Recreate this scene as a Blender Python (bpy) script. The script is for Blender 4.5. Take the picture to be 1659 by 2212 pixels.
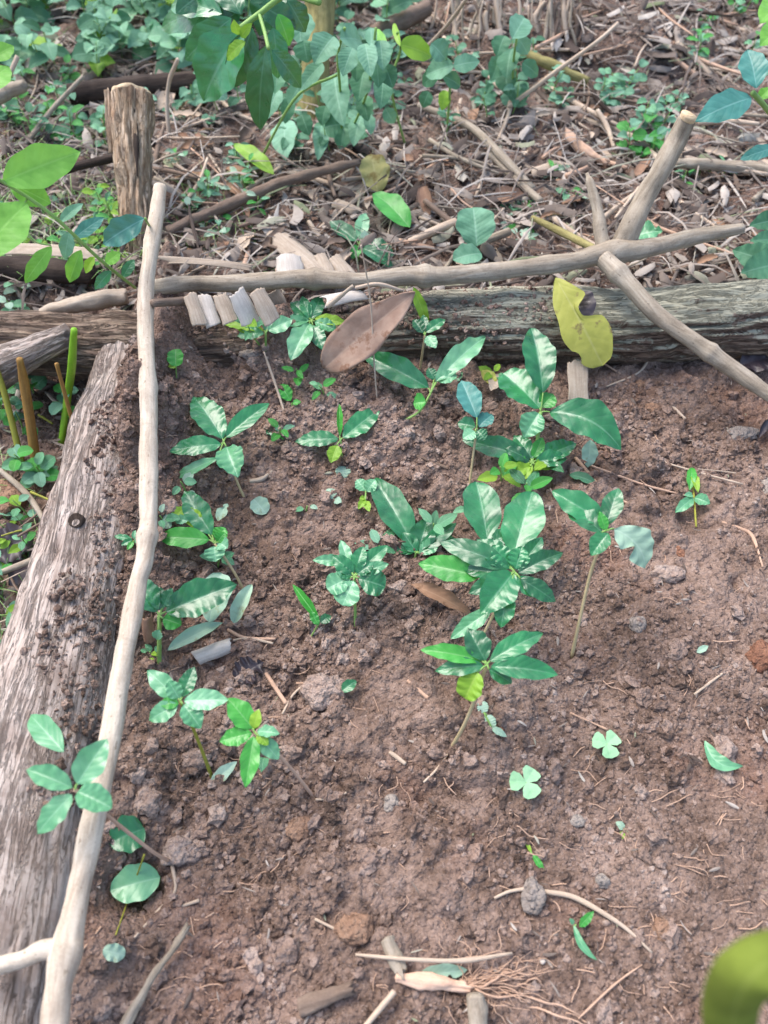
import bpy, math, random
import numpy as np
from mathutils import Vector, Matrix
R = math.radians
rnd = random.Random(7)
nr = np.random.RandomState(11)
for o in list(bpy.data.objects): bpy.data.objects.remove(o)
sc = bpy.context.scene
COL = sc.collection
# ------------------------------------------------------------------ camera, sky, sun
PITCH = R(54.0); FD = 1703.0; CX, CY = 829.5, 1106.0; CAMZ = 0.80
cam_d = bpy.data.cameras.new('camera'); cam = bpy.data.objects.new('camera', cam_d); COL.objects.link(cam)
cam.location = (0, 0, CAMZ); cam.rotation_euler = (R(90) - PITCH, 0, 0)
cam_d.sensor_fit = 'VERTICAL'; cam_d.sensor_height = 36; cam_d.lens = 36 * FD / 2212
cam_d.clip_start = 0.02; cam_d.clip_end = 200
cam_d.dof.use_dof = True; cam_d.dof.focus_distance = 0.93; cam_d.dof.aperture_fstop = 5.0
sc.camera = cam
SUN_EL, SUN_AZ = R(58), R(-46)          # azimuth measured from +Y towards +X
w = bpy.data.worlds.new('World'); sc.world = w; w.use_nodes = True
nt = w.node_tree; bg = nt.nodes['Background']; sky = nt.nodes.new('ShaderNodeTexSky')
sky.sky_type = 'NISHITA'; sky.sun_disc = False; sky.sun_elevation = SUN_EL; sky.sun_rotation = SUN_AZ
sky.air_density = 1.0; sky.dust_density = 3.0; sky.ozone_density = 1.0
nt.links.new(sky.outputs[0], bg.inputs[0]); bg.inputs[1].default_value = 0.15
sd = bpy.data.lights.new('sun', 'SUN'); sd.energy = 1.1; sd.angle = R(38); sd.color = (1, .97, .94)
sun = bpy.data.objects.new('sun', sd); COL.objects.link(sun)
sun.rotation_euler = Vector((math.sin(SUN_AZ)*math.cos(SUN_EL), math.cos(SUN_AZ)*math.cos(SUN_EL), math.sin(SUN_EL))).to_track_quat('Z', 'Y').to_euler()
vs = sc.view_settings; vs.view_transform = 'Standard'; vs.look = 'None'; vs.gamma = 1; vs.use_curve_mapping = False
vs.exposure = 1.38

# ------------------------------------------------------------------ numpy noise
def _h(i, j, k, s):
    n = (i.astype(np.int64)*374761393 + j.astype(np.int64)*668265263 + k.astype(np.int64)*1274126177 + s*974634777) & 0xffffffff
    n = ((n ^ (n >> 13)) * 1103515245) & 0xffffffff
    n = ((n ^ (n >> 16)) * 2246822519) & 0xffffffff
    return ((n ^ (n >> 15)) & 0xffffff) / float(0xffffff)
def vn(P, s=0):
    P = np.asarray(P, float); F = np.floor(P); f = P - F; f = f*f*(3-2*f); I = F.astype(np.int64)
    out = 0
    for a in (0, 1):
        for b in (0, 1):
            for c in (0, 1):
                wgt = (f[:, 0] if a else 1-f[:, 0])*(f[:, 1] if b else 1-f[:, 1])*(f[:, 2] if c else 1-f[:, 2])
                out = out + wgt*_h(I[:, 0]+a, I[:, 1]+b, I[:, 2]+c, s)
    return out*2-1
def fbm(P, s=0, o=4):
    t = 0; a = 1; P = np.asarray(P, float)
    for k in range(o): t = t + a*vn(P*2**k, s+k*7); a *= .5
    return t
def cells(X, Y, size, s):
    x = X/size; y = Y/size; ix = np.floor(x); iy = np.floor(y); best = np.full(x.shape, 9.0); cid = np.zeros(x.shape)
    z = np.zeros(x.shape)
    for a in (-1, 0, 1):
        for b in (-1, 0, 1):
            jx = ix+a; jy = iy+b
            dx = jx+_h(jx, jy, z, s)-x; dy = jy+_h(jx, jy, z, s+1)-y
            d = np.sqrt(dx*dx+dy*dy); r = _h(jx, jy, z, s+2); m = d < best
            best = np.where(m, d, best); cid = np.where(m, r, cid)
    return best, cid
def pebbles(X, Y, size, s):
    F, c = cells(X, Y, size, s); rr = .35+.35*c
    return np.sqrt(np.maximum(0, 1-(F/rr)**2))*(c**1.6)
def sst(a, b, x):
    t = np.clip((x-a)/(b-a), 0, 1); return t*t*(3-2*t)

# ------------------------------------------------------------------ picture <-> place
UPV = Vector((0, math.sin(PITCH), math.cos(PITCH))); FWD = Vector((0, math.cos(PITCH), -math.sin(PITCH))); RGT = Vector((1, 0, 0))
CAM = Vector((0, 0, CAMZ))
def ray(px, py): return (RGT*((px-CX)/FD) + UPV*(-(py-CY)/FD) + FWD)       # scaled so that depth == t
def A(px, py, z):
    d = ray(px, py); t = (z-CAMZ)/d.z; return CAM + d*t
def depth(p): return (Vector(p)-CAM).dot(FWD)
def wid(p, w): return w*depth(p)/FD
# axis of the two logs (world)
LA = A(268, 790, .03); LB = A(70, 1700, .03); LC = A(-75, 2330, .03)
BACKY = A(800, 720, .04).y
def macro(x, y):
    x = np.asarray(x, float); y = np.asarray(y, float)
    P = np.stack([x*1.0, y*1.0, 0*x], -1).reshape(-1, 3)
    n = fbm(P*5, 3, 3).reshape(x.shape)
    h = .010*n
    t = (y-LC.y)/(LA.y-LC.y); lx = LC.x+(LA.x-LC.x)*t      # centre line of the left log
    d = x-lx
    mb = sst(1.02, .8, y)
    h = h + .092*np.exp(-((d-.068)/.052)**2)*sst(.30, .72, y)*sst(1.06, .95, y)*(1+.5*vn(P*22, 61).reshape(x.shape))
    h = h + .035*np.exp(-((x-LA.x-.03)/.05)**2-((y-LA.y+.05)/.04)**2)     # soil banked on the log
    h = h + .035*np.exp(-((d-.06)/.05)**2)*sst(.75, .2, y)
    h = h - .045*sst(-.03, -.10, d)*sst(1.0, .85, y)                                # lower ground left of the log
    h = h + .085*np.exp(-((x+.150)/.050)**2-((y-BACKY+.035)/.045)**2)          # soil over the middle of the back log
    h = h + .030*np.exp(-((x+.05)/.28)**2-((y-.78)/.14)**2)
    h = h - .030*np.exp(-((x-.02)/.03)**2-((y-.50)/.03)**2)*0
    h = h - .045*np.exp(-((x+.235)/.030)**2-((y-.145)/.024)**2)                     # hollow
    h = h - .02*np.exp(-((x-.20)/.06)**2-((y-.44)/.035)**2)
    h = h + .015*sst(BACKY-.02, BACKY+.1, y)
    h = h + .16*sst(1.75, 2.7, y)+.5*sst(3, 12, y)
    h = h + .06*sst(1.60, 1.72, y)*sst(.05, .25, x)*sst(.75, .5, x)
    return h
def mz(x, y): return float(macro(np.array([x]), np.array([y]))[0])
def G(px, py, h=0.0):
    d = ray(px, py); z = 0.0
    for _ in range(5):
        t = (z+h-CAMZ)/d.z; p = CAM+d*t; z = .25*z+.75*mz(p.x, p.y)
    t = (z+h-CAMZ)/d.z
    return CAM+d*t
def over(base, px, py, k=.45):
    """point on the ray of (px,py) that stands above base, leaning back by k"""
    g = A(px, py, base.z); d = ray(px, py); y = base.y + k*(g.y-base.y)
    if abs(d.y) < 1e-6: return g
    p = CAM + d*(y/d.y); return p

# ------------------------------------------------------------------ materials
def hexc(h):
    v = [int(h[i:i+2], 16)/255 for i in (0, 2, 4)]
    return tuple(((c+.055)/1.055)**2.4 if c > .04045 else c/12.92 for c in v)+(1,)
class NB:
    def __init__(s, name):
        s.m = bpy.data.materials.new(name); s.m.use_nodes = True; s.t = s.m.node_tree; s.n = s.t.nodes; s.l = s.t.links
        s.p = s.n['Principled BSDF']; s.out = s.n['Material Output']
    def new(s, typ, **kw):
        n = s.n.new(typ)
        for k, v in kw.items():
            if k.startswith('_'): setattr(n, k[1:], v)
        return n
    def link(s, a, b): s.l.new(a, b)
    def math(s, op, a, b=None, c=None):
        n = s.n.new('ShaderNodeMath'); n.operation = op
        for i, v in enumerate((a, b, c)):
            if v is None: continue
            if isinstance(v, (int, float)): n.inputs[i].default_value = v
            else: s.l.new(v, n.inputs[i])
        return n.outputs[0]
    def noise(s, scale, detail=4, rough=.6, vec=None, dist=0):
        n = s.n.new('ShaderNodeTexNoise'); n.inputs['Scale'].default_value = scale; n.inputs['Detail'].default_value = detail
        n.inputs['Roughness'].default_value = rough; n.inputs['Distortion'].default_value = dist
        if vec is not None: s.l.new(vec, n.inputs['Vector'])
        return n.outputs['Fac']
    def ramp(s, fac, stops):
        n = s.n.new('ShaderNodeValToRGB'); e = n.color_ramp.elements
        while len(e) < len(stops): e.new(.5)
        for i, (p, c) in enumerate(stops): e[i].position = p; e[i].color = c if len(c) == 4 else tuple(c)+(1,)
        s.l.new(fac, n.inputs[0]); return n.outputs[0]
    def mix(s, fac, a, b, bt='MIX'):
        n = s.n.new('ShaderNodeMix'); n.data_type = 'RGBA'; n.blend_type = bt
        if isinstance(fac, (int, float)): n.inputs[0].default_value = fac
        else: s.l.new(fac, n.inputs[0])
        for i, v in ((6, a), (7, b)):
            if isinstance(v, tuple): n.inputs[i].default_value = v if len(v) == 4 else v+(1,)
            else: s.l.new(v, n.inputs[i])
        return n.outputs[2]
    def coord(s, kind='Object', scale=None):
        n = s.n.new('ShaderNodeTexCoord'); o = n.outputs[kind]
        if scale:
            m = s.n.new('ShaderNodeMapping'); m.inputs['Scale'].default_value = scale; s.l.new(o, m.inputs[0]); o = m.outputs[0]
        return o
    def bump(s, h, strength=.5, dist=.002, prev=None):
        n = s.n.new('ShaderNodeBump'); n.inputs['Strength'].default_value = strength; n.inputs['Distance'].default_value = dist
        s.l.new(h, n.inputs['Height'])
        if prev is not None: s.l.new(prev, n.inputs['Normal'])
        return n.outputs[0]
    def set(s, **kw):
        for k, v in kw.items():
            i = s.p.inputs[k.replace('_', ' ')]
            if hasattr(v, 'links') or hasattr(v, 'is_linked'): s.l.new(v, i)
            else: i.default_value = v
MAT = {}
def soil_mat(name, isl=False, cols=('44372f', '705c50', '937d70', 'b3a195'), red='7c5646'):
    b = NB(name); co = b.new('ShaderNodeNewGeometry').outputs['Position']
    n1 = b.noise(9, 5, .6, co); n2 = b.noise(160, 5, .7, co); n3 = b.noise(45, 4, .6, co)
    f = b.math('ADD', b.math('MULTIPLY', n1, .45), b.math('MULTIPLY', n2, .3)); f = b.math('ADD', f, b.math('MULTIPLY', n3, .25))
    if isl:
        g = b.new('ShaderNodeNewGeometry'); f = b.math('ADD', f, b.math('MULTIPLY_ADD', g.outputs['Random Per Island'], .22, -.08))
    c = b.ramp(f, [(.32, hexc(cols[0])), (.45, hexc(cols[1])), (.58, hexc(cols[2])), (.74, hexc(cols[3]))])
    rf = b.ramp(b.noise(6, 3, .5, b.coord('Object', (1, 1, 1))), [(.55, (0, 0, 0, 1)), (.7, (1, 1, 1, 1))])
    c = b.mix(b.math('MULTIPLY', rf, .4), c, hexc(red))
    vo = b.new('ShaderNodeTexVoronoi'); vo.inputs['Scale'].default_value = 330; b.link(co, vo.inputs['Vector'])
    v2 = b.new('ShaderNodeTexVoronoi'); v2.inputs['Scale'].default_value = 150; b.link(co, v2.inputs['Vector'])
    c = b.mix(b.math('MULTIPLY', b.ramp(b.noise(300, 3, .7, co), [(.58, (0, 0, 0, 1)), (.70, (1, 1, 1, 1))]), .5), c, hexc(cols[3]))
    c = b.mix(b.math('MULTIPLY', b.ramp(b.noise(230, 4, .75, co), [(.30, (1, 1, 1, 1)), (.42, (0, 0, 0, 1))]), .4), c, hexc(cols[0]))
    bp = b.bump(b.noise(420, 4, .75, co), .85, .0018)
    bp = b.bump(b.math('MULTIPLY', vo.outputs['Distance'], -1), .85, .002, bp); bp = b.bump(b.math('MULTIPLY', v2.outputs['Distance'], -1), .7, .004, bp)
    b.set(Base_Color=c, Roughness=.95, Normal=bp); b.p.inputs['Specular IOR Level'].default_value = .15
    MAT[name] = b.m; return b.m
soil_mat('soil'); soil_mat('crumb_soil', True)
soil_mat('clay_stone', False, ('6e5444', '8a6c58', 'a0826c', 'b2967f'), '8c6450')
soil_mat('grey_stone', False, ('6e645c', '8c8178', 'a0958a', 'b5aca2'), '8c7563')
soil_mat('orange_earth', False, ('553528', '75503f', '8c6550', '9c7862'), '7c4836')
soil_mat('far_soil', False, ('2c231e', '443830', '5c4f45', '75675b'), '5a4032')

def leaf_mat(name, dark, light, under, rough=.32, veins=9, vstr=.5, spec=.5, blot=0.0, blotc='5a4a30', trans=.18, vcol=None, bumpd=.0012):
    b = NB(name); uv = b.coord('UV'); sp = b.new('ShaderNodeSeparateXYZ'); b.link(uv, sp.inputs[0])
    u, v = sp.outputs[0], sp.outputs[1]
    av = b.math('ABSOLUTE', b.math('MULTIPLY_ADD', v, 2, -1))
    ph = b.math('SUBTRACT', b.math('MULTIPLY', u, veins), b.math('MULTIPLY', av, 1.7))
    nz = b.noise(4, 2, .5, uv)
    ph = b.math('ADD', ph, b.math('MULTIPLY', nz, .35))
    fr = b.math('ABSOLUTE', b.math('SUBTRACT', b.math('FRACT', ph), .5))       # 0 at vein .. .5
    side = b.ramp(fr, [(0, (1, 1, 1, 1)), (.06, (0, 0, 0, 1))])
    mid = b.ramp(av, [(.03, (1, 1, 1, 1)), (.075, (0, 0, 0, 1))])
    vein = b.math('MAXIMUM', b.math('MULTIPLY', side, .3), mid)
    oi = b.new('ShaderNodeObjectInfo'); rv = oi.outputs['Random']
    co = b.coord('Object'); n = b.noise(38, 4, .6, co)
    f = b.math('ADD', b.math('MULTIPLY', n, .9), b.math('MULTIPLY', rv, .3))
    c = b.ramp(f, [(.35, hexc(dark)), (.8, hexc(light))])
    c = b.mix(b.math('MULTIPLY', vein, vstr), c, hexc(vcol or under))
    if blot:
        bl = b.ramp(b.noise(30, 4, .65, co), [(.62-blot*.3, (0, 0, 0, 1)), (.68-blot*.2, (1, 1, 1, 1))])
        c = b.mix(b.math('MULTIPLY', bl, .85), c, hexc(blotc))
    sp2 = b.ramp(b.noise(420, 3, .7, co), [(.66, (0, 0, 0, 1)), (.72, (1, 1, 1, 1))]); c = b.mix(b.math('MULTIPLY', sp2, .3), c, hexc('7a6a55'))
    g = b.new('ShaderNodeNewGeometry'); c = b.mix(g.outputs['Backfacing'], c, hexc(under))
    hgt = b.math('SUBTRACT', b.math('MULTIPLY', b.ramp(fr, [(0, (0, 0, 0, 1)), (.35, (1, 1, 1, 1))]), 1), mid)
    bp = b.bump(hgt, .14, bumpd); bp = b.bump(b.noise(48, 2, .5, co), .42, .004, bp); bp = b.bump(b.noise(300, 3, .6, co), .15, .0005, bp)
    rr = b.math('MULTIPLY_ADD', b.noise(55, 3, .6, co), .28, rough-.12)
    b.set(Base_Color=c, Roughness=rr, Normal=bp); b.p.inputs['Specular IOR Level'].default_value = spec
    tr = b.new('ShaderNodeBsdfTranslucent'); b.link(b.mix(.35, c, (.35, .6, .08, 1)), tr.inputs[0])
    mx = b.new('ShaderNodeMixShader'); mx.inputs[0].default_value = trans
    b.link(b.p.outputs[0], mx.inputs[1]); b.link(tr.outputs[0], mx.inputs[2]); b.link(mx.outputs[0], b.out.inputs[0])
    MAT[name] = b.m
leaf_mat('leaf_g', '155a32', '32884f', '9cc9a8', .29, 7, .22, .8)                 # glossy coffee leaf
leaf_mat('leaf_d', '174e2c', '2c7546', '86b595', .29, 7, .2, .75)
leaf_mat('leaf_b', '2f8a34', '4fae45', '9cd08a', .34, 8, .35, .6, trans=.3)
leaf_mat('leaf_p', '438a58', '74b082', 'b5dcbb', .34, 6, .25, .75)
leaf_mat('leaf_w', '8fae95', 'aac6ae', 'bdd2bf', .6, 7, .3, .3, .12, '8a8f6a')
leaf_mat('leaf_y', '6d9c2c', '93bb3c', 'b7cf6a', .45, 7, .3, .4, trans=.3)
leaf_mat('leaf_teal', '2f6e62', '4f9084', '9cc9bd', .4, 7, .3, .5)
leaf_mat('leaf_v', '4f8264', '7fae90', '96bda2', .6, 9, .4, .35, vcol='9cc4a8', bumpd=.003)    # velvety
leaf_mat('leaf_v2', '35664a', '568a68', '86b094', .6, 9, .4, .35)
leaf_mat('leaf_bright', '5fa035', '84c452', 'a5da76', .45, 9, .3, .45, trans=.35)
leaf_mat('leaf_clover', '8cbd8c', 'a6d2a4', 'b8dfb6', .6, 5, .2, .3)
leaf_mat('leaf_yellow', '8c8f38', 'adac50', 'bdba7c', .5, 8, .3, .4, .18, '6a4a40')
leaf_mat('leaf_ytan', 'a8a060', 'c8bc80', 'd6cc98', .6, 8, .3, .3, .3, '8a7038')
leaf_mat('leaf_dead', '7a5c48', '9c7c64', 'ac9078', .75, 7, .25, .2, .1, '5a4030', trans=.05)
leaf_mat('sheath', '8e7260', 'b49a86', 'b49e8a', .7, 2, .25, .25, .22, '7a5640', trans=.0)
leaf_mat('leaf_rot', '2c2428', '483c40', '584c4c', .4, 7, .2, .5, trans=.02)
leaf_mat('leaf_arch', '525f22', '7c8a38', '929e4e', .85, 3, .3, .15, trans=.15)

def wood_mat(name, stops, along='z', scale=1, rough=.85, speck=None, moss=None, crack=.0, bd=.003, fine=1.0):
    """grain runs along UV.y (metres); UV.x is metres round the stem"""
    b = NB(name); uv = b.coord('UV', (scale, scale*.16, 1)); co = b.coord('Object')
    a = b.noise(170 if crack else 95, 6, .65, uv, 1.0); c0 = b.noise(14, 4, .6, co); f3 = b.noise(500*fine, 3, .6, co)
    f = b.math('ADD', b.math('MULTIPLY', a, .55), b.math('MULTIPLY', c0, .3)); f = b.math('ADD', f, b.math('MULTIPLY', f3, .15))
    c = b.ramp(f, [(p, hexc(h)) for p, h in stops])
    if crack:
        wv = b.coord('UV', (1, .09, 1)); cn = b.noise(46, 5, .7, wv, 1.6); cl = b.math('ABSOLUTE', b.math('SUBTRACT', cn, .5))
        cl2 = b.math('ABSOLUTE', b.math('SUBTRACT', b.noise(110, 4, .7, b.coord('UV', (1, .12, 1)), 1.2), .5))
        ck = b.math('MINIMUM', b.math('MULTIPLY', cl, 1.0), b.math('ADD', cl2, .006)); ckr = b.ramp(ck, [(.0, (1, 1, 1, 1)), (.03, (0, 0, 0, 1))])
        c = b.mix(b.math('MULTIPLY', ckr, crack), c, hexc(stops[0][1])); dust = b.ramp(b.noise(17, 5, .7, co), [(.5, (0, 0, 0, 1)), (.6, (1, 1, 1, 1))])
        c = b.mix(b.math('MULTIPLY', dust, .45), c, hexc('7c685c'))
    st2 = b.ramp(b.noise(26, 6, .75, co, .8), [(.5, (0, 0, 0, 1)), (.66, (1, 1, 1, 1))]); c = b.mix(b.math('MULTIPLY', st2, .38), c, hexc(stops[0][1]))
    gr2 = b.ramp(b.noise(300, 5, .75, b.coord('UV', (1, .06, 1)), .6), [(.52, (0, 0, 0, 1)), (.64, (1, 1, 1, 1))]); c = b.mix(b.math('MULTIPLY', gr2, .35), c, hexc(stops[0][1]))
    if speck:
        sp = b.ramp(b.noise(230, 3, .6, b.coord('UV', (1, .5, 1))), [(.64, (0, 0, 0, 1)), (.7, (1, 1, 1, 1))])
        c = b.mix(b.math('MULTIPLY', sp, .7), c, hexc(speck))
    if moss:
        g = b.new('ShaderNodeNewGeometry'); sx = b.new('ShaderNodeSeparateXYZ'); b.link(g.outputs['Normal'], sx.inputs[0])
        px = b.new('ShaderNodeSeparateXYZ'); b.link(g.outputs['Position'], px.inputs[0])
        up = b.math('MULTIPLY_ADD', sx.outputs[2], .45, -.05)
        xr = b.math('MULTIPLY_ADD', px.outputs[0], 3.0, .5); xr.node.use_clamp = True
        m = b.ramp(b.math('ADD', up, b.math('MULTIPLY', b.noise(48, 6, .75, co, 1.5), .9)), [(.60, (0, 0, 0, 1)), (.68, (1, 1, 1, 1))])
        c = b.mix(b.math('MULTIPLY', b.math('MULTIPLY', m, xr), .75), c, hexc(moss))
    bp = b.bump(a, .8, bd); bp = b.bump(f3, .4, .001, bp)
    if crack: bp = b.bump(b.math('MULTIPLY', ckr, -1), .9, .004, bp)
    b.set(Base_Color=c, Roughness=rough, Normal=bp); b.p.inputs['Specular IOR Level'].default_value = .2
    MAT[name] = b.m
wood_mat('bark', [(.22, '7a6a5e'), (.42, 'a39388'), (.58, 'b9aba0'), (.78, 'd4c9be')], bd=.0010, crack=.30)
wood_mat('bark_back', [(.25, '46372f'), (.42, '705d50'), (.58, '94826f'), (.78, 'b0a392')], moss='a6a692', bd=.002, crack=.5)
wood_mat('pole', [(.3, '8a7a6a'), (.45, 'b2a28f'), (.6, 'ccbfac'), (.8, 'ded3c3')], speck='7c6c58', bd=.0012, rough=.7)
wood_mat('branch', [(.3, '665a4e'), (.45, '918472'), (.6, 'aca08f'), (.8, 'c0b6a8')], speck='6a5c4c', bd=.0015)
wood_mat('post', [(.22, '8a6a50'), (.42, 'ae9072'), (.58, 'd0baa0'), (.75, 'e6dccc')], bd=.0015, crack=.35)
wood_mat('cut_wood', [(.3, 'a88a68'), (.5, 'd0b896'), (.75, 'e6d8bf')], bd=.002)
wood_mat('straw', [(.3, '9a8672'), (.5, 'bda994'), (.75, 'd6c8b4')], bd=.0006)
wood_mat('twig', [(.3, '54443a'), (.5, '7c6a5c'), (.75, '9d8c7c')], bd=.0008)
wood_mat('dark_wood', [(.3, '1f1916'), (.5, '40352e'), (.75, '65584c')], bd=.003)
wood_mat('root', [(.3, '9a7a64'), (.5, 'bf9e86'), (.75, 'd8bda6')], bd=.0006)
wood_mat('pink_root', [(.3, 'b08a72'), (.5, 'd8b49a'), (.75, 'ecd0b8')], bd=.0008)
wood_mat('mossy', [(.3, '5e5638'), (.5, '8f8656'), (.75, 'b5aa78')], speck='6e6a40', bd=.003)
wood_mat('g_stem', [(.3, '5f8440'), (.5, '86a85c'), (.75, 'a5bf78')], bd=.0004, rough=.5)
wood_mat('pale_stem', [(.3, 'a39468'), (.5, 'b8a680'), (.75, 'c9b896')], bd=.0004, rough=.6)
wood_mat('olive_stem', [(.3, '6f7030'), (.5, '93923c'), (.75, 'a9a050')], bd=.0005, rough=.5)
wood_mat('rust_stem', [(.3, '6c4c28'), (.5, '94703a'), (.75, 'ae8c50')], bd=.0008, rough=.6)
wood_mat('cut_green', [(.3, '5f8c1e'), (.5, '7fae2e'), (.75, '99c044')], bd=.0005, rough=.45)
wood_mat('husk', [(.3, '8c7a68'), (.5, 'b09f8c'), (.75, 'd0c4b2')], bd=.001)
wood_mat('husk_brown', [(.25, '7a5a46'), (.5, '9a7a64'), (.8, 'ae927c')], bd=.0006)
wood_mat('bark_white', [(.3, 'a69a8d'), (.5, 'c6bcb0'), (.75, 'dad2c8')], bd=.0008)
def litter_mat():
    b = NB('litter'); g = b.new('ShaderNodeNewGeometry'); r = g.outputs['Random Per Island']
    c = b.ramp(r, [(0, hexc('3a2e28')), (.25, hexc('5e524a')), (.5, hexc('85796e')), (.75, hexc('a89c90')), (.93, hexc('c8beb2')), (1, hexc('7d8a62'))])
    n = b.noise(120, 4, .6, b.coord('Object')); c = b.mix(b.math('MULTIPLY', n, .6), c, hexc('4a3c32'))
    b.set(Base_Color=c, Roughness=.85, Normal=b.bump(n, .5, .001)); MAT['litter'] = b.m
litter_mat()
def grass_mat():
    b = NB('grass'); g = b.new('ShaderNodeNewGeometry'); r = g.outputs['Random Per Island']
    c = b.ramp(r, [(0, hexc('3f6a2c')), (.5, hexc('6f9a48')), (1, hexc('a5b878'))])
    b.set(Base_Color=c, Roughness=.6); MAT['grass'] = b.m
grass_mat()

# ------------------------------------------------------------------ object helpers
def tag(o, label=None, cat=None, group=None, kind=None):
    if label: o['label'] = label
    if cat: o['category'] = cat
    if group: o['group'] = group
    if kind: o['kind'] = kind
    return o
def empty(name, loc):
    o = bpy.data.objects.new(name, None); COL.objects.link(o); o.location = loc; o.empty_display_size = .02; return o
def mk(name, V, Fc, UV, mat, parent=None, origin=None, smooth=True):
    V = np.asarray(V, float); org = np.array(origin if origin is not None else (parent.location if parent else V.mean(0)), float)
    me = bpy.data.meshes.new(name); me.from_pydata((V-org).tolist(), [], Fc); me.materials.append(MAT[mat])
    if UV is not None:
        UV = np.asarray(UV); li = np.zeros(len(me.loops), np.int32); me.loops.foreach_get('vertex_index', li)
        ul = me.uv_layers.new(name='UVMap'); ul.data.foreach_set('uv', UV[li].astype(np.float32).ravel())
    if smooth: me.polygons.foreach_set('use_smooth', np.ones(len(me.polygons), bool))
    me.update()
    o = bpy.data.objects.new(name, me); COL.objects.link(o)
    if parent: o.parent = parent
    else: o.location = org
    return o
def catmull(P, Rr, n):
    P = [np.array(p, float) for p in P]; m = len(P)
    if m == 2: ts = np.linspace(0, 1, n); return [P[0]*(1-t)+P[1]*t for t in ts], [Rr[0]*(1-t)+Rr[1]*t for t in ts]
    P2 = [2*P[0]-P[1]]+P+[2*P[-1]-P[-2]]; R2 = [Rr[0]]+list(Rr)+[Rr[-1]]
    oP, oR = [], []
    for i in range(n):
        s = i/(n-1)*(m-1); k = min(int(s), m-2); t = s-k
        a, b, c, d = P2[k:k+4]; oP.append(.5*((2*b)+(-a+c)*t+(2*a-5*b+4*c-d)*t*t+(-a+3*b-3*c+d)*t**3))
        tt = t*t*(3-2*t); oR.append(R2[k+1]*(1-tt)+R2[k+2]*tt)
    return oP, oR
def tube(P, Rr, n=12, seg=8, amp=0.0, afreq=60, fis=0.0, seed=0, cap=.6, wob=0.0, knots=(), flat=1.0, jag=0.0):
    """P points, Rr radii -> V, F, UV.  amp lumps, fis lengthwise fissures (metres)"""
    C, RR = catmull(P, Rr, n); C = np.array(C); RR = np.array(RR)
    if wob: C = C + wob*np.stack([vn(np.stack([np.arange(n)*.35, np.full(n, q), np.zeros(n)], -1), seed+q) for q in range(3)], -1)
    T = np.gradient(C, axis=0); T /= np.linalg.norm(T, axis=1)[:, None]+1e-12
    ref = np.array([0, 0, 1.]) if abs(T[0][2]) < .8 else np.array([1., 0, 0]); N = []
    u = np.cross(T[0], ref); u /= np.linalg.norm(u)
    for i in range(n):
        u = u-T[i]*u.dot(T[i]); u /= np.linalg.norm(u)+1e-12; N.append(u.copy())
    N = np.array(N); B = np.cross(T, N); L = np.concatenate([[0], np.cumsum(np.linalg.norm(np.diff(C, axis=0), axis=1))])
    th = np.arange(seg)/seg*2*np.pi
    for (kt, kr, kw) in knots: RR = RR+kr*np.exp(-((L/L[-1]-kt)/kw)**2)
    TH, LL = np.meshgrid(th, L); RG = np.repeat(RR[:, None], seg, 1)
    if amp or fis:
        q = np.stack([np.cos(TH)*RG, np.sin(TH)*RG, LL], -1).reshape(-1, 3)
        d = 0
        if amp: d = d+amp*fbm(q*afreq*np.array([1, 1, .7]), seed, 3)
        if fis:
            a = vn(q*np.array([150, 150, 11.]), seed+5); b2 = vn(q*np.array([330, 330, 30.]), seed+9)
            rid = (1-np.abs(a)*2.2); d = d-fis*np.maximum(0, rid)**2+fis*.35*b2
        RG = RG+np.reshape(d, RG.shape)
    V = C[:, None, :]+N[:, None, :]*(np.cos(TH)*RG)[..., None]+B[:, None, :]*(np.sin(TH)*RG*flat)[..., None]
    if jag:
        jn = vn(np.stack([np.cos(th)*3, np.sin(th)*3, th*0], -1), seed+3)
        for i in range(max(0, n-3), n): V[i] += T[i]*(jag*jn*((i-(n-4))/3))[:, None]
    V = V.reshape(-1, 3); UV = np.stack([(TH/(2*np.pi)*2*np.pi*np.mean(RR)), LL], -1).reshape(-1, 2)
    Fc = []
    for i in range(n-1):
        for j in range(seg):
            k = (j+1) % seg; Fc.append((i*seg+j, i*seg+k, (i+1)*seg+k, (i+1)*seg+j))
    nv = len(V)
    c0 = C[0]-T[0]*RR[0]*cap*.5; c1 = C[-1]+T[-1]*RR[-1]*cap*.5
    V = np.vstack([V, c0, c1]); UV = np.vstack([UV, [0, 0], [0, L[-1]]])
    for j in range(seg):
        k = (j+1) % seg; Fc.append((nv, k, j)); Fc.append((nv+1, (n-1)*seg+j, (n-1)*seg+k))
    return V, Fc, UV
def join(parts):
    Vs, Fs, Us, o = [], [], [], 0
    for V, F_, U in parts:
        Vs.append(V); Us.append(U); Fs += [tuple(i+o for i in f) for f in F_]; o += len(V)
    return np.vstack(Vs), Fs, np.vstack(Us)
def prof(t, a, b):
    m = (a/(a+b))**a*(b/(a+b))**b; return (np.maximum(t, 0)**a)*(np.maximum(1-t, 0)**b)/m
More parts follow.
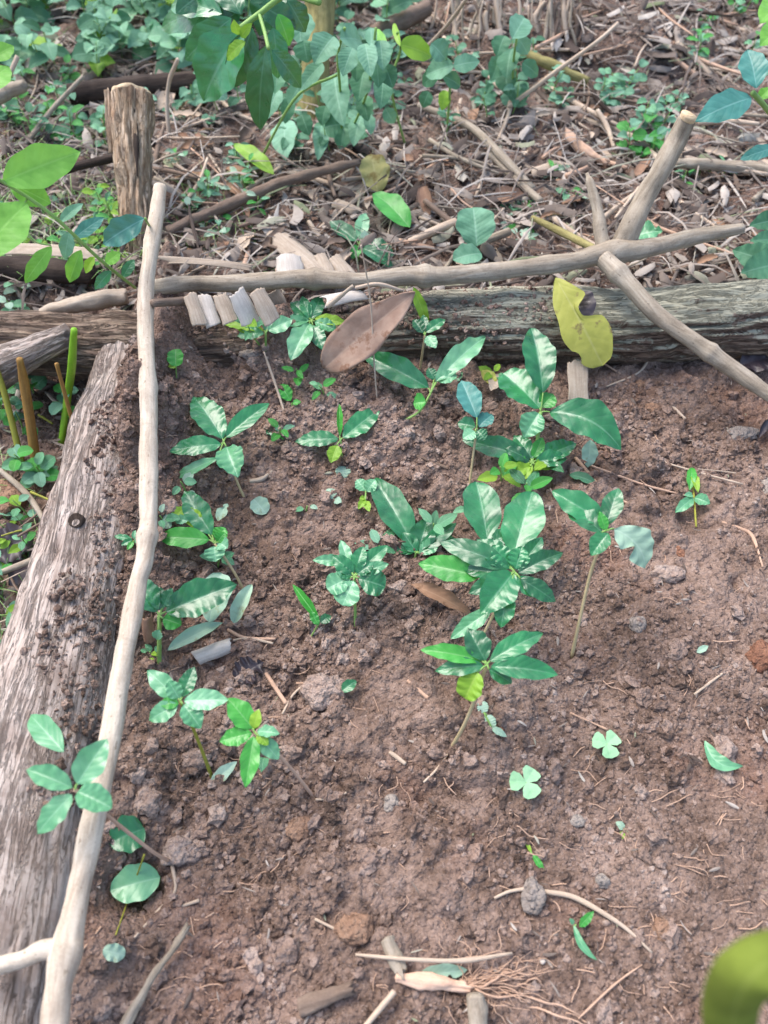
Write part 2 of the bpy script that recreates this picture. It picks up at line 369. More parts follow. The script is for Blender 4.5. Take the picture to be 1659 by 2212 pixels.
def leaf_geo(base, tip, W, hint, nu=22, nv=5, a=.75, b=.9, bend=.08, fold=.25, wave=.03, wf=3.0, sidec=0.0, puck=.006, seed=0, curl=0.0, bites=0, veins=8, bite=()):
    base = np.array(base, float); tip = np.array(tip, float); ax = tip-base; L = np.linalg.norm(ax); ax /= L
    h = np.array(hint, float); n0 = h-ax*h.dot(ax); n0 /= np.linalg.norm(n0)+1e-9; s = np.cross(ax, n0)
    rs = random.Random(seed); ph1, ph2 = rs.random()*6, rs.random()*6
    t = np.linspace(0, 1, nu+1); v = np.linspace(-1, 1, 2*nv+1); T, Vv = np.meshgrid(t, v, indexing='ij')
    hw = W/2*np.maximum(prof(T, a, b), .02*(1-T)); av = np.abs(Vv)
    jit = 1+.05*np.sin(T*17+ph1+(Vv > 0)*2)*(av > .9)
    if bites:
        for _ in range(bites):
            tb = rs.uniform(.35, .9); sb = rs.choice((-1, 1)); jit = jit*(1-rs.uniform(.4, .8)*np.exp(-((T-tb)/rs.uniform(.04, .1))**2)*((Vv*sb) > .3))
    for tb, sb, dp, wb in bite: jit = jit*(1-dp*np.exp(-((T-tb)/wb)**4)*((Vv*sb) > .15))
    y = Vv*hw*jit
    fa = fold
    lat = y*math.cos(fa)
    up = av*hw*math.sin(fa)
    if curl:
        ang = Vv*curl; rad = hw/max(abs(curl), 1e-3); lat = np.sin(ang)*rad; up = (1-np.cos(ang))*rad
    up = up + wave*W*av**1.5*np.sin(T*wf*2*math.pi+np.where(Vv > 0, ph1, ph2))
    ph = (T*veins-av*1.7)
    up = up + min(puck, .02)*.36*W*2*(np.abs(np.sin(ph*math.pi))-.5)*np.minimum(1, av*3)*np.minimum(1, (1-av)*3+.2)*np.sin(np.pi*T)
    arch = bend*L*4*T*(1-T); sc_ = sidec*L*4*T*(1-T)
    V = base+ax*(L*T)[..., None]+n0*(arch+up)[..., None]+s*(lat+sc_)[..., None]
    Fc = []; m = 2*nv+1
    for i in range(nu):
        for j in range(2*nv): Fc.append((i*m+j, i*m+j+1, (i+1)*m+j+1, (i+1)*m+j))
    UV = np.stack([T, (Vv+1)/2], -1).reshape(-1, 2)
    return V.reshape(-1, 3), Fc, UV
def camhint(p, up=.6, cm=.5, jx=0, jy=0):
    d = (CAM-Vector(p)).normalized(); return Vector((0, 0, 1))*up+d*cm+Vector((jx, jy, 0))
KN = dict(g='leaf_g', d='leaf_d', b='leaf_b', p='leaf_p', w='leaf_w', y='leaf_y', t='leaf_teal', v='leaf_v', V='leaf_v2', B='leaf_bright',
          c='leaf_clover', Y='leaf_yellow', T='leaf_ytan', x='leaf_dead', r='leaf_rot', a='leaf_arch')
sd_ = [0]
def leaf_part(parent, crown, L, dzdef=.004, petiole=True, stemmat='g_stem', **kw):
    bx, by, tx, ty, wpx = L[:5]; dz = (L[5] if len(L) > 5 else 0)/1000.; kd = L[6] if len(L) > 6 else 'g'
    opt = dict(L[7]) if len(L) > 7 else {}
    sd_[0] += 1; rs = random.Random(sd_[0]*13)
    zb = crown.z + opt.pop('bz', 0)/1000.
    b = A(bx, by, zb); t = A(tx, ty, zb+dz+rs.uniform(-.002, .004))
    W = wid((b+t)/2, wpx)
    jx = opt.pop('jx', rs.uniform(-.15, .15)); jy = opt.pop('jy', rs.uniform(-.1, .2))
    hint = camhint(b, opt.pop('up', .6), opt.pop('cm', .55), jx, jy)
    o = dict(bend=rs.uniform(.03, .10), fold=rs.uniform(.15, .4), wave=rs.uniform(.03, .065), wf=rs.uniform(2.5, 5.5), seed=sd_[0]); o.update(kw); o.update(opt)
    g = leaf_geo(b, t, W*1.06, hint, **o)
    ob = mk('leaf', *g, KN[kd], parent)
    if petiole and (b-crown).length > .004:
        P = tube([crown, (crown+b)/2+Vector((0, 0, .001)), b], [.0011, .001, .0009], 6, 5)
        mk('petiole', *P, stemmat, parent)
    return ob
def plant(name, label, cat, base, crown, leaves, mids=(), r=.0016, stem='g_stem', k=.45, group=None, mid_k=None, basez=0.0, ckind='abs', crownz=None, mids_abs=None, **kw):
    b = G(*base, -.004) if isinstance(base[0], (int, float)) and len(base) == 2 else Vector(base)
    c = over(b, *crown, k) if crownz is None else A(*crown, crownz)
    e = empty(name, b); tag(e, label, cat, group)
    pts = [b]
    nm = len(mids)
    for i, m in enumerate(mids):
        f = (i+1)/(nm+1); z = b.z+(c.z-b.z)*f; pts.append(A(*m, z))
    pts.append(c)
    st = tube(pts, [r*1.2]+[r]*(len(pts)-1), 14, 6, wob=0)
    mk('stem', *st, stem, e)
    for L in leaves: leaf_part(e, c, L, stemmat=stem if stem == 'g_stem' else 'g_stem', **kw)
    return e

# ------------------------------------------------------------------ ground
def axis_coords(lo, hi, fine, grow, far_lo, far_hi):
    a = list(np.arange(lo, hi, fine)); s = fine; x = a[-1]
    while x < far_hi: s *= grow; x += s; a.append(x)
    s = fine; x = a[0]; pre = []
    while x > far_lo: s *= grow; x -= s; pre.append(x)
    return np.array(pre[::-1]+a)
xs = axis_coords(-.56, .56, .0024, 1.035, -30, 30)
ya = [-.06]; s = .0021
while ya[-1] < 1.0: ya.append(ya[-1]+.0021+.0006*ya[-1])
s = .0028
while ya[-1] < 40: s = min(s*1.012, .009) if ya[-1] < 2.4 else s*1.06; ya.append(ya[-1]+s)
pre = []; s = .0024; y0 = -.06
while y0 > -8: s *= 1.08; y0 -= s; pre.append(y0)
ys = np.array(pre[::-1]+ya)
X, Y = np.meshgrid(xs, ys)
def relief(X, Y):
    P = np.stack([X, Y, 0*X], -1).reshape(-1, 3)
    rough = .55+.45*sst(-.2, .6, vn(P*7, 21).reshape(X.shape))
    lr = 1-.45*sst(.0, .25, X)*sst(.62, .40, Y)-.3*sst(.45, .1, Y)       # finer, flatter tilth low right
    wx = X+.004*vn(P*90, 31).reshape(X.shape); wy = Y+.004*vn(P*90, 32).reshape(X.shape)
    r = .015*pebbles(wx, wy, .044, 1)*rough+.0085*pebbles(wx, wy, .023, 5)*rough+np.maximum(.0062*pebbles(wx, wy, .0125, 9), .0062*pebbles(wx+.3, wy, .0135, 19))+np.maximum(.0032*pebbles(wx, wy, .0068, 13), .0032*pebbles(wx+.2, wy, .0072, 23))
    r = r-.012*sst(.25, .9, vn(P*34, 51).reshape(X.shape))*rough
    r = r+.0045*fbm(P*26, 41, 4).reshape(X.shape)*rough
    return r*lr
Z = macro(X, Y)+relief(X, Y)*(1-.5*sst(2.5, 4, Y))
V = np.stack([X, Y, Z], -1).reshape(-1, 3)
ny, nx = X.shape; ii, jj = np.meshgrid(np.arange(ny-1), np.arange(nx-1), indexing='ij'); q = ii*nx+jj
Fq = np.stack([q, q+1, q+1+nx, q+nx], -1).reshape(-1, 4)
def big_mesh(name, V, Fq, mat, smooth=True):
    me = bpy.data.meshes.new(name); k = Fq.shape[1]; me.vertices.add(len(V)); me.vertices.foreach_set('co', V.astype(np.float32).ravel())
    me.loops.add(Fq.size); me.loops.foreach_set('vertex_index', Fq.astype(np.int32).ravel())
    me.polygons.add(len(Fq)); me.polygons.foreach_set('loop_start', np.arange(0, Fq.size, k, dtype=np.int32))
    me.polygons.foreach_set('loop_total', np.full(len(Fq), k, np.int32))
    me.polygons.foreach_set('use_smooth', np.full(len(Fq), smooth)); me.update(calc_edges=True); me.validate()
    me.materials.append(MAT[mat]); o = bpy.data.objects.new(name, me); COL.objects.link(o); return o
gr = big_mesh('ground', V, Fq, 'soil'); tag(gr, kind='structure')
print('ground', V.shape)

# crumbs
def ico(sub):
    import bmesh
    bm = bmesh.new(); bmesh.ops.create_icosphere(bm, subdivisions=sub, radius=1); v = np.array([x.co[:] for x in bm.verts]); f = np.array([[y.index for y in x.verts] for x in bm.faces]); bm.free(); return v, f
I1, I2, I3, I4 = ico(1), ico(2), ico(3), ico(4)
def rotm(n):
    q = nr.randn(n, 4); q /= np.linalg.norm(q, axis=1)[:, None]; a, b, c, d = q.T
    return np.stack([1-2*(c*c+d*d), 2*(b*c-a*d), 2*(b*d+a*c), 2*(b*c+a*d), 1-2*(b*b+d*d), 2*(c*d-a*b), 2*(b*d-a*c), 2*(c*d+a*b), 1-2*(b*b+c*c)], -1).reshape(n, 3, 3)
def scatter_lumps(name, n, base, smin, smax, mat, area, pw=2.2, keep=None):
    bv, bf = base; x = nr.uniform(area[0], area[1], n); y = nr.uniform(area[2], area[3], n)
    dens = fbm(np.stack([x*9, y*9, 0*x], -1), 77, 2); m = nr.rand(n) < np.clip(.65+.9*dens, .1, 1)
    if keep is not None: m &= keep(x, y)
    x, y = x[m], y[m]; n = len(x); s = smin+(smax-smin)*nr.rand(n)**pw
    z = macro(x, y)+relief(x, y)+s*.15
    V = np.repeat(bv[None], n, 0)*(1+.30*nr.randn(n, len(bv), 1).clip(-1.3, 1.3))*(.7+.6*nr.rand(n, 1, 3))
    V = np.einsum('nij,nvj->nvi', rotm(n), V)*s[:, None, None]; V[..., 2] *= .75
    V += np.stack([x, y, z], -1)[:, None]
    F_ = (bf[None]+(np.arange(n)*len(bv))[:, None, None]).reshape(-1, 3)
    return tag(big_mesh(name, V.reshape(-1, 3), F_, mat, False), kind='stuff')
bedk = lambda x, y: y < BACKY-.06
scatter_lumps('soil_crumbs', 34000, I1, .0010, .0038, 'crumb_soil', (-.5, .5, -.02, 1.0), keep=bedk)
scatter_lumps('soil_clods', 6500, I2, .0030, .0095, 'crumb_soil', (-.5, .5, -.02, 1.0), 3.0, keep=lambda x, y: bedk(x, y) & ((x < .1) | (nr.rand(len(x)) < .4)))

# individually visible clods and stones
def stone(px, py, rx, ry, mat, label, name='stone', cat='stone', group=None, seed=0, lump=.22, h=.3, fine=I3, flatz=.7):
    p = G(px, py, 0); r = wid(p, (rx+ry)/2); p = p+Vector((0, 0, r*h)); bv, bf = fine
    d = 1+lump*fbm(bv*1.6+seed*3.1, seed, 3)+lump*.35*fbm(bv*6+seed, seed+3, 2)
    V = bv*d[:, None]*np.array([wid(p, rx), wid(p, ry)*1.0, min(wid(p, rx), wid(p, ry))*flatz])
    o = mk(name, V+np.array(p), bf.tolist(), None, mat, origin=p); tag(o, label, cat, group); return o
GS = 'stones and clods lying on the bed'
STONES = [
 (765, 2010, 41, 36, 'clay_stone', 'large orange-brown rounded clod near the bottom edge of the bed', 'soil_clod'),
 (650, 1792, 29, 27, 'clay_stone', 'tan rounded clod in the lower left of the soil bed', 'soil_clod'),
 (1410, 886, 19, 15, 'clay_stone', 'small orange stone on the right soil below the slanting branch', 'stone'),
 (1382, 833, 12, 11, 'clay_stone', 'tiny tan stone just above the small orange stone', 'stone'),
 (1600, 945, 42, 19, 'grey_stone', 'long pale brown stone at the right edge of the bed', 'stone'),
 (1656, 1055, 14, 30, 'grey_stone', 'pale cream stone cut by the right edge of the picture', 'stone'),
 (1467, 1192, 11, 22, 'orange_earth', 'small bright orange clay lump right of the bed centre', 'soil_clod'),
 (28, 1090, 44, 50, 'clay_stone', 'big brown round stone left of the bark log', 'stone'),
 (1150, 1938, 28, 34, 'grey_stone', 'grey brown stone covering the middle of a pale root', 'stone'),
 (845, 1738, 17, 20, 'grey_stone', 'flat grey pebble in the lower centre of the bed', 'stone'),
 (1172, 2077, 7, 6, 'bark_white', 'tiny white pebble near the bottom of the bed', 'stone'),
 (695, 1500, 46, 36, 'crumb_soil', 'large brown soil clod in the centre left of the bed', 'soil_clod'),
 (322, 1732, 32, 30, 'crumb_soil', 'big lumpy brown clod beside the pale pole', 'soil_clod'),
 (395, 1840, 36, 40, 'crumb_soil', 'brown clod right of the dark hollow with a leaf', 'soil_clod'),
 (1560, 1632, 26, 32, 'crumb_soil', 'brown clod sitting on the curved pale green leaf', 'soil_clod'),
 (1430, 2010, 22, 24, 'clay_stone', 'flat tan stone in the lower right soil', 'stone'),
 (1462, 1410, 24, 26, 'crumb_soil', 'dark round clod in the right soil', 'soil_clod'),
 (1375, 1350, 18, 22, 'grey_stone', 'dark grey clod right of the tall thin stem', 'soil_clod'),
 (1440, 1245, 32, 20, 'crumb_soil', 'broad brown clod under the small orange clay lump', 'soil_clod'),
 (1300, 1905, 18, 16, 'grey_stone', 'pale grey stone in the lower right soil beside pale crumbs', 'stone'),
 (1245, 1775, 18, 14, 'grey_stone', 'pale stone left of the withered sprig', 'stone'),
 (1075, 1575, 14, 14, 'orange_earth', 'orange stone under the lowest large seedling', 'stone'),
 (700, 1420, 20, 15, 'crumb_soil', 'small brown clod above the large centre left clod', 'soil_clod'),
 (930, 1240, 26, 18, 'crumb_soil', 'brown clod behind the curled dead leaf', 'soil_clod'),
 (1080, 745, 20, 10, 'grey_stone', 'pale clod at the foot of the mossy log', 'soil_clod'),
 (545, 770, 26, 14, 'grey_stone', 'grey flat clod below the upper left seedlings', 'soil_clod'),
 (1640, 1425, 30, 34, 'orange_earth', 'rust orange earth lump at the right edge', 'soil_clod'),
 (500, 1560, 15, 14, 'crumb_soil', 'dark brown clod above the bright green seedling', 'soil_clod'),
 (430, 1640, 34, 24, 'crumb_soil', 'grey brown clod between two lower left stems', 'soil_clod'),
 (1190, 905, 16, 12, 'crumb_soil', 'small clod below the tallest glossy seedling', 'soil_clod'),
 (880, 1320, 30, 22, 'crumb_soil', 'brown clod below the curled dead leaf', 'soil_clod'),
 (600, 1820, 18, 16, 'crumb_soil', 'small clod just left of the tan rounded clod', 'soil_clod'),
]
for i, s_ in enumerate(STONES):
    stone(*s_[:5], s_[5], name=s_[6], cat='clod' if s_[6] == 'soil_clod' else 'stone', group=GS, seed=i+1, fine=I4 if s_[2] > 24 else I3, lump=.34 if s_[4] == 'crumb_soil' else .2)

# ------------------------------------------------------------------ logs
LQ = [LA+Vector((0.01, .05, 0)), (LA+LB)/2+Vector((.006, 0, .002)), LB, LC]
left_log = tag(mk('bark_log', *tube(LQ, [.050, .056, .060, .064], 300, 110, amp=.006, afreq=16, fis=.0030, seed=4, cap=.1), 'bark'),
    'thick grey brown bark log lying along the left side of the bed', 'log')
BQ = [A(5, 738, .035), A(400, 755, .036), A(700, 732, .04), A(900, 712, .042), A(1300, 705, .042), A(1800, 686, .042)]
back_log = tag(mk('bark_log', *tube(BQ, [.045, .052, .050, .052, .054, .056], 330, 110, amp=.005, afreq=16, fis=.0065, seed=14, cap=.1), 'bark_back'),
    'long mossy dark log lying across the back of the bed', 'log')
kn = mk('knot_hole', *tube([A(174, 1130, .078), A(174, 1130, .078)+Vector((-.1, -.35, 1)).normalized()*.012], [.009, .0085], 4, 18, amp=.001, cap=-1.6), 'dark_wood', left_log, origin=left_log.location)
st_ = tag(mk('branch_stub', *tube([A(-60, 835, .045), A(0, 795, .055), A(80, 755, .07), A(150, 722, .085)], [.030, .027, .021, .015], 60, 40, amp=.002, afreq=40, fis=.003, seed=3, jag=.006), 'bark'),
    'short pale barked branch stub leaning on the left end of the back log', 'branch')

# ------------------------------------------------------------------ poles and branches
def branch(name, label, cat, pts, mat, n=60, seg=18, amp=.0012, seed=0, fis=.0007, knots=(), parent=None, cap=.3, jag=0, wob=0, flat=1.0, group=None):
    """pts: (px,py,z_abs,width_px)"""
    P = [A(x, y, z) for x, y, z, w_ in pts]; Rr = [wid(p, q[3])/2*(.87 if mat == 'branch' else .95) for p, q in zip(P, pts)]
    g = tube(P, Rr, n, seg, amp=amp, afreq=45, fis=fis, seed=seed, knots=knots, cap=cap, jag=jag, wob=wob, flat=flat)
    if parent: return mk(name, *g, mat, parent)
    o = mk(name, *g, mat); tag(o, label, cat, group); return o
pole = empty('pole', A(320, 1000, .12)); tag(pole, 'long pale peeled pole running down the left side over the log', 'pole')
branch('shaft', None, None, [(346, 405, .20, 30), (338, 470, .19, 36), (318, 600, .168, 38), (314, 700, .155, 38), (320, 830, .145, 40), (322, 1000, .132, 41), (316, 1180, .122, 40), (298, 1260, .118, 40),
   (286, 1325, .116, 48), (266, 1430, .114, 47), (244, 1560, .112, 50), (214, 1710, .11, 51), (186, 1850, .108, 54), (152, 2010, .106, 58), (142, 2060, .106, 66), (126, 2140, .105, 62), (108, 2290, .10, 62)],
   'pole', n=190, seg=28, seed=5, knots=((.54, .0035, .008), (.205, .0006, .006), (.335, .0016, .006), (.925, .002, .02)), parent=pole)
branch('side_branch', None, None, [(140, 2050, .106, 52), (95, 2052, .106, 44), (50, 2072, .105, 38), (-30, 2095, .104, 37)], 'pole', n=40, seg=22, seed=8, parent=pole)
branch('twig_spur', None, None, [(300, 1120, .13, 9), (292, 1112, .135, 5)], 'pole', n=6, seg=8, parent=pole)
branch('twig_spur', None, None, [(262, 1335, .12, 9), (252, 1328, .124, 4)], 'pole', n=6, seg=8, parent=pole)
fb = empty('forked_branch', A(1300, 560, .13)); tag(fb, 'grey forked branch lying across the bed on top of the back log', 'branch')
branch('main_limb', None, None, [(322, 622, .125, 40), (420, 612, .125, 40), (500, 612, .125, 44), (620, 604, .126, 40), (665, 603, .126, 48), (780, 605, .128, 38), (880, 596, .13, 48), (960, 596, .13, 46), (1100, 583, .13, 44), (1230, 566, .132, 46), (1300, 550, .134, 54), (1390, 538, .136, 46), (1500, 512, .14, 40), (1604, 494, .144, 30)],
   'branch', n=150, seg=26, seed=15, parent=fb, fis=.0008, knots=((.27, .003, .008), (.45, .003, .01), (.77, .004, .02)), amp=.0014)
branch('arm', None, None, [(1305, 560, .134, 46), (1345, 600, .13, 44), (1420, 680, .11, 42), (1500, 738, .095, 42), (1580, 795, .08, 42), (1655, 848, .07, 38), (1700, 880, .065, 34)], 'branch', n=80, seg=22, seed=17, parent=fb, knots=((.1, .003, .03), (.62, .0025, .02)))
branch('arm', None, None, [(1345, 530, .134, 62), (1368, 480, .16, 56), (1400, 415, .185, 54), (1430, 365, .21, 52), (1462, 305, .235, 50), (1484, 258, .26, 46)], 'branch', n=60, seg=24, seed=19, parent=fb, amp=.0016)
branch('cut_end', None, None, [(1484, 259, .26, 43), (1490, 249, .266, 46)], 'cut_wood', n=5, seg=24, seed=19, parent=fb, amp=.002, cap=.5)
branch('spike', None, None, [(1306, 545, .134, 44), (1298, 505, .15, 34), (1290, 450, .17, 30), (1276, 400, .188, 24), (1268, 375, .195, 8)], 'branch', n=40, seg=18, seed=21, parent=fb, amp=.0014)
# cut post
pb = G(296, 604, -.02); pt = over(pb, 285, 206, .35)
ps = empty('cut_post', pb); tag(ps, 'upright split wooden post with a flat cut top at upper left', 'post')
mid = pb.lerp(pt, .45)
rt = wid(pt, 90)/2; rm = wid(mid, 72)/2
g = tube([pb, mid, pb.lerp(pt, .75), pt], [wid(pb, 52)/2, rm, rt*.94, rt], 90, 64, amp=.003, afreq=30, fis=.0065, seed=31, cap=.1, jag=.004)
mk('trunk', *g, 'post', ps)
mk('cut_top', *tube([pt, pt+(pt-pb).normalized()*.005], [rt*.93, rt*.90], 4, 40, amp=.003, afreq=90, seed=2, cap=.5, jag=.003), 'cut_wood', ps)
a_ = over(pb, 240, 330, .35); b_ = over(pb, 232, 195, .35)
mk('splinter', *tube([a_, (a_+b_)/2, b_], [.004, .0065, .005], 20, 10, amp=.001, afreq=80, fis=.001, seed=3, flat=.5, jag=.006), 'post', ps)
c1 = over(pb, 300, 215, .35)+Vector((0, -.030, .0)); c2 = over(pb, 303, 360, .35)+Vector((0, -.026, 0))
mk('crack', *tube([c1, (c1+c2)/2, c2], [.0022, .0045, .001], 16, 8), 'dark_wood', ps)

# trunk of the coffee bush at the back
tb = G(668, 292, -.02); tt = over(tb, 692, -60, .2)
cb = empty('coffee_bush', tb); tag(cb, 'bush with mossy yellowish trunk and large glossy leaves at the top', 'bush')
mk('trunk', *tube([tb, tb.lerp(tt, .5)+Vector((.004, 0, 0)), tt, tt+Vector((.02, 0, .35))], [wid(tb, 62)/2, wid(tb, 60)/2, wid(tt, 66)/2, wid(tt, 56)/2], 100, 40, amp=.003, afreq=30, fis=.002, seed=6), 'mossy', cb)
cc = tt.copy()
def blk(parent, L, z, mat=None, **kw):
    """leaf with absolute base height z (m)"""
    bx, by, tx, ty, wp, dz, kd = L[:7]; opt = dict(L[7]) if len(L) > 7 else {}; opt.update(kw)
    sd_[0] += 1; rs = random.Random(sd_[0]*7); b = A(bx, by, z); t = A(tx, ty, z+dz/1000.)
    h = camhint(b, opt.pop('up', .4), opt.pop('cm', .8), rs.uniform(-.3, .3), 0)
    o = dict(bend=.08, fold=rs.uniform(.1, .35), wave=.03, wf=3.5, seed=sd_[0], nu=18, nv=4); o.update(opt)
    return mk('leaf', *leaf_geo(b, t, wid((b+t)/2, wp)*1.05, h, **o), KN[kd], parent), b
def twigs(parent, pts, r=.002, mat='g_stem', name='branch'):
    P = [A(x, y, z) for x, y, z in pts]; mk(name, *tube(P, [r]*len(P), 14, 6), mat, parent)
zc = .34
for L in [(505, 18, 348, 62, 70, -60, 'd'), (525, 62, 440, 218, 112, -90, 'g', dict(puck=.02)), (575, 98, 562, 282, 62, -110, 'd', dict(puck=.03)), (610, -30, 560, 78, 84, -50, 'd'),
          (588, 108, 650, 190, 46, -50, 'd'), (520, 30, 470, -40, 60, 20, 'd'), (515, 75, 505, 42, 22, 20, 'y'), (520, 80, 545, 50, 20, 20, 'y'), (560, 10, 640, 60, 55, -30, 'd'), (500, 40, 400, 130, 60, -60, 'g'), (450, -20, 380, 30, 60, 0, 'd'), (600, 30, 625, 100, 40, -40, 'b'), (530, 90, 490, 130, 30, -30, 'y'), (500, -10, 420, -30, 80, 0, 'g'), (545, 60, 500, 190, 64, -70, 'd'), (480, 30, 370, 10, 64, -20, 'g'), (590, 60, 600, 170, 50, -60, 'g'), (620, 0, 660, 70, 50, -40, 'd'), (520, 20, 430, 100, 60, -40, 'd')]:
    blk(cb, L, zc, veins=9)
twigs(cb, [(690, 5, .38), (620, -10, .37), (560, 30, .35), (520, 60, .34)], .004, 'g_stem')
twigs(cb, [(560, 30, .35), (572, 70, .345), (580, 105, .34)], .0025)

# velvety-leaved shrub and its neighbours
def vshrub(base, z, label, leaves, stems, kd='v', name='velvet_shrub'):
    b = G(*base, 0); e = empty(name, b); tag(e, label, 'shrub')
    for L in leaves:
        cx, cy, w_, h_, ang = L[:5]; k_ = L[5] if len(L) > 5 else kd
        # ang: direction of tip in picture degrees clockwise from up
        a = R(ang); dx, dy = math.sin(a)*h_/2, -math.cos(a)*h_/2
        zz = z*max(.25, min(1, (base[1]-cy)/220+.15))
        blk(e, (cx-dx*1.12, cy-dy*1.12, cx+dx*1.12, cy+dy*1.12, w_*1.15, (-25 if abs(ang) > 90 else 5), k_, dict(a=.6, b=.85, puck=.02, wave=.02)), zz, veins=10)
    for s_ in stems: twigs(e, s_, .0022, 'g_stem', 'stem')
    return e
vshrub((740, 320), .26, 'pale velvety leaved shrub growing in front of the mossy trunk',
 [(646, 62, 55, 68, 175), (660, 112, 44, 44, 170, 'V'), (700, 109, 55, 66, 215), (671, 167, 30, 72, 220), (758, 87, 50, 42, 100), (802, 80, 22, 36, 0), (751, 134, 38, 58, 200), (795, 130, 38, 66, 170), (824, 120, 40, 58, 175), (733, 217, 56, 104, 170), (780, 188, 42, 60, 190, 'V'),
  (824, 203, 36, 60, 185), (617, 304, 50, 76, 180), (690, 308, 32, 70, 185), (719, 272, 44, 32, 80, 'V'), (773, 283, 34, 62, 195), (798, 268, 22, 42, 170), (842, 250, 26, 34, 150), (620, 240, 26, 50, 190, 'V'), (590, 225, 34, 60, 200), (600, 170, 40, 60, 190, 'V'), (636, 205, 30, 44, 210), (660, 270, 30, 44, 160, 'V'), (740, 300, 34, 44, 190, 'V'), (790, 235, 34, 50, 170, 'V'), (840, 165, 34, 48, 160, 'V'), (770, 150, 30, 50, 180, 'V'), (815, 160, 34, 54, 175, 'V'), (700, 250, 30, 40, 190, 'V')],
 [[(740, 320, .0), (735, 200, .16), (730, 120, .22), (745, 60, .27)], [(741, 318, .0), (790, 210, .15), (805, 120, .24), (812, 60, .28)], [(565, 340, .03), (640, 210, .17), (728, 162, .2)]])
vshrub((900, 300), .24, 'shrub with spaced velvety leaves right of the mossy trunk',
 [(898, 109, 42, 66, 110, 'y'), (947, 112, 42, 44, 140), (950, 152, 40, 58, 250), (1008, 138, 32, 52, 80), (825, 92, 18, 60, -25, 'B'), (858, 75, 12, 46, -15, 'y'), (958, 217, 24, 40, 190, 'y'), (930, 170, 30, 40, 230, 'V'), (975, 175, 30, 40, 120, 'V'), (920, 215, 26, 34, 200, 'V')],
 [[(880, 330, 0), (845, 190, .14), (865, 110, .2), (858, 70, .25)], [(960, 330, 0), (972, 190, .14), (960, 110, .22)]])
vshrub((1110, 260), .2, 'dark leafy shrub in the shade of the top bank',
 [(1120, 61, 44, 48, 30), (1100, 138, 44, 60, 190, 'V'), (1082, 100, 36, 44, 200, 'V'), (1130, 100, 30, 36, 150), (1095, 180, 40, 50, 170, 'V'), (1125, 200, 34, 44, 160), (1070, 150, 34, 50, 200, 'V'), (1145, 150, 30, 40, 130, 'V'), (1100, 215, 30, 34, 180)],
 [[(1110, 260, 0), (1108, 150, .12), (1118, 70, .19)]])

# ------------------------------------------------------------------ coffee seedlings
GSD = 'coffee seedlings planted in the bed'
def seed(label, base, crown, leaves, **kw): return plant('coffee_seedling', label, 'seedling', base, crown, leaves, group=GSD, **kw)
seed('five leaved glossy seedling at the upper left of the bed', (535, 1092), (483, 955), [
 (481, 948, 418, 857, 64, 0, 'g', dict(puck=.02)), (488, 945, 582, 871, 44, 6), (478, 960, 366, 976, 44, -4), (489, 965, 514, 1031, 62, -6, 'p'), (470, 990, 372, 1036, 26, -30, 'p')], mids=[(508, 1030)], stem='pale_stem')
seed('small three leaved seedling in the upper middle of the bed', (744, 1012), (735, 952), [
 (731, 948, 637, 955, 38, -4, 'g'), (741, 946, 820, 884, 46, 4, 'g'), (734, 942, 733, 872, 20, 15, 'b', dict(fold=.9)), (728, 962, 715, 1000, 30, -10, 'y'), (742, 1004, 742, 1036, 32, -10, 'w', dict(bz=-20))])
seed('seedling with two long wavy leaves on a bent bare stem', (822, 1003), (930, 850), [
 (926, 838, 783, 765, 58, 4, 'g', dict(wave=.05)), (940, 826, 1048, 728, 48, 8, 'p', dict(wave=.09, wf=4)), (920, 868, 893, 872, 40, -6, 'b'), (945, 822, 988, 812, 32, 2, 'p'), (938, 820, 925, 795, 24, 3, 'g')], mids=[(852, 925), (905, 890)], k=.6)
seed('small seedling in front of the mossy log with drooping leaves', (906, 806), (918, 725), [
 (920, 718, 962, 690, 26, 4, 'g'), (915, 720, 893, 690, 26, 4, 'd'), (922, 726, 942, 752, 26, -4, 'p'), (917, 715, 915, 680, 18, 6, 'd')], stem='pale_stem', k=.0)
seed('pale glossy many leaved seedling beside the brown sheath', (664, 790), (672, 692), [
 (672, 688, 694, 640, 32, 6, 'g'), (668, 692, 584, 708, 30, 2, 'p'), (668, 688, 628, 652, 32, 4, 'g'), (668, 700, 628, 780, 50, -8, 'p'), (680, 695, 729, 716, 30, -4, 'p'), (676, 702, 697, 756, 34, -8, 'g'), (670, 688, 652, 640, 24, 8, 'g'), (680, 688, 752, 700, 26, 0, 'y'), (665, 696, 606, 690, 26, 2, 'g')])
seed('seedling with olive and pale leaves nearest the back left log', (574, 775), (574, 720), [
 (570, 714, 484, 702, 24, -2, 'y'), (570, 720, 512, 726, 30, -4, 'p'), (575, 716, 586, 650, 30, 10, 'p'), (579, 714, 632, 690, 36, 4, 'p'), (577, 712, 600, 665, 24, 6, 'g')], k=.0)
seed('tallest seedling with broad glossy leaves right of centre', (1152, 1030), (1168, 890), [
 (1173, 848, 1147, 708, 72, 20, 'g', dict(bz=14, puck=.025)), (1166, 882, 1086, 806, 82, 4, 'g', dict(b=.6, puck=.02)), (1170, 880, 1196, 852, 40, 4, 'b'), (1164, 892, 1132, 946, 56, -18, 'p', dict(wave=.06)), (1188, 890, 1342, 972, 86, -14, 'g', dict(sidec=-.10, bend=.12))], mids=[(1160, 960)], r=.0024)
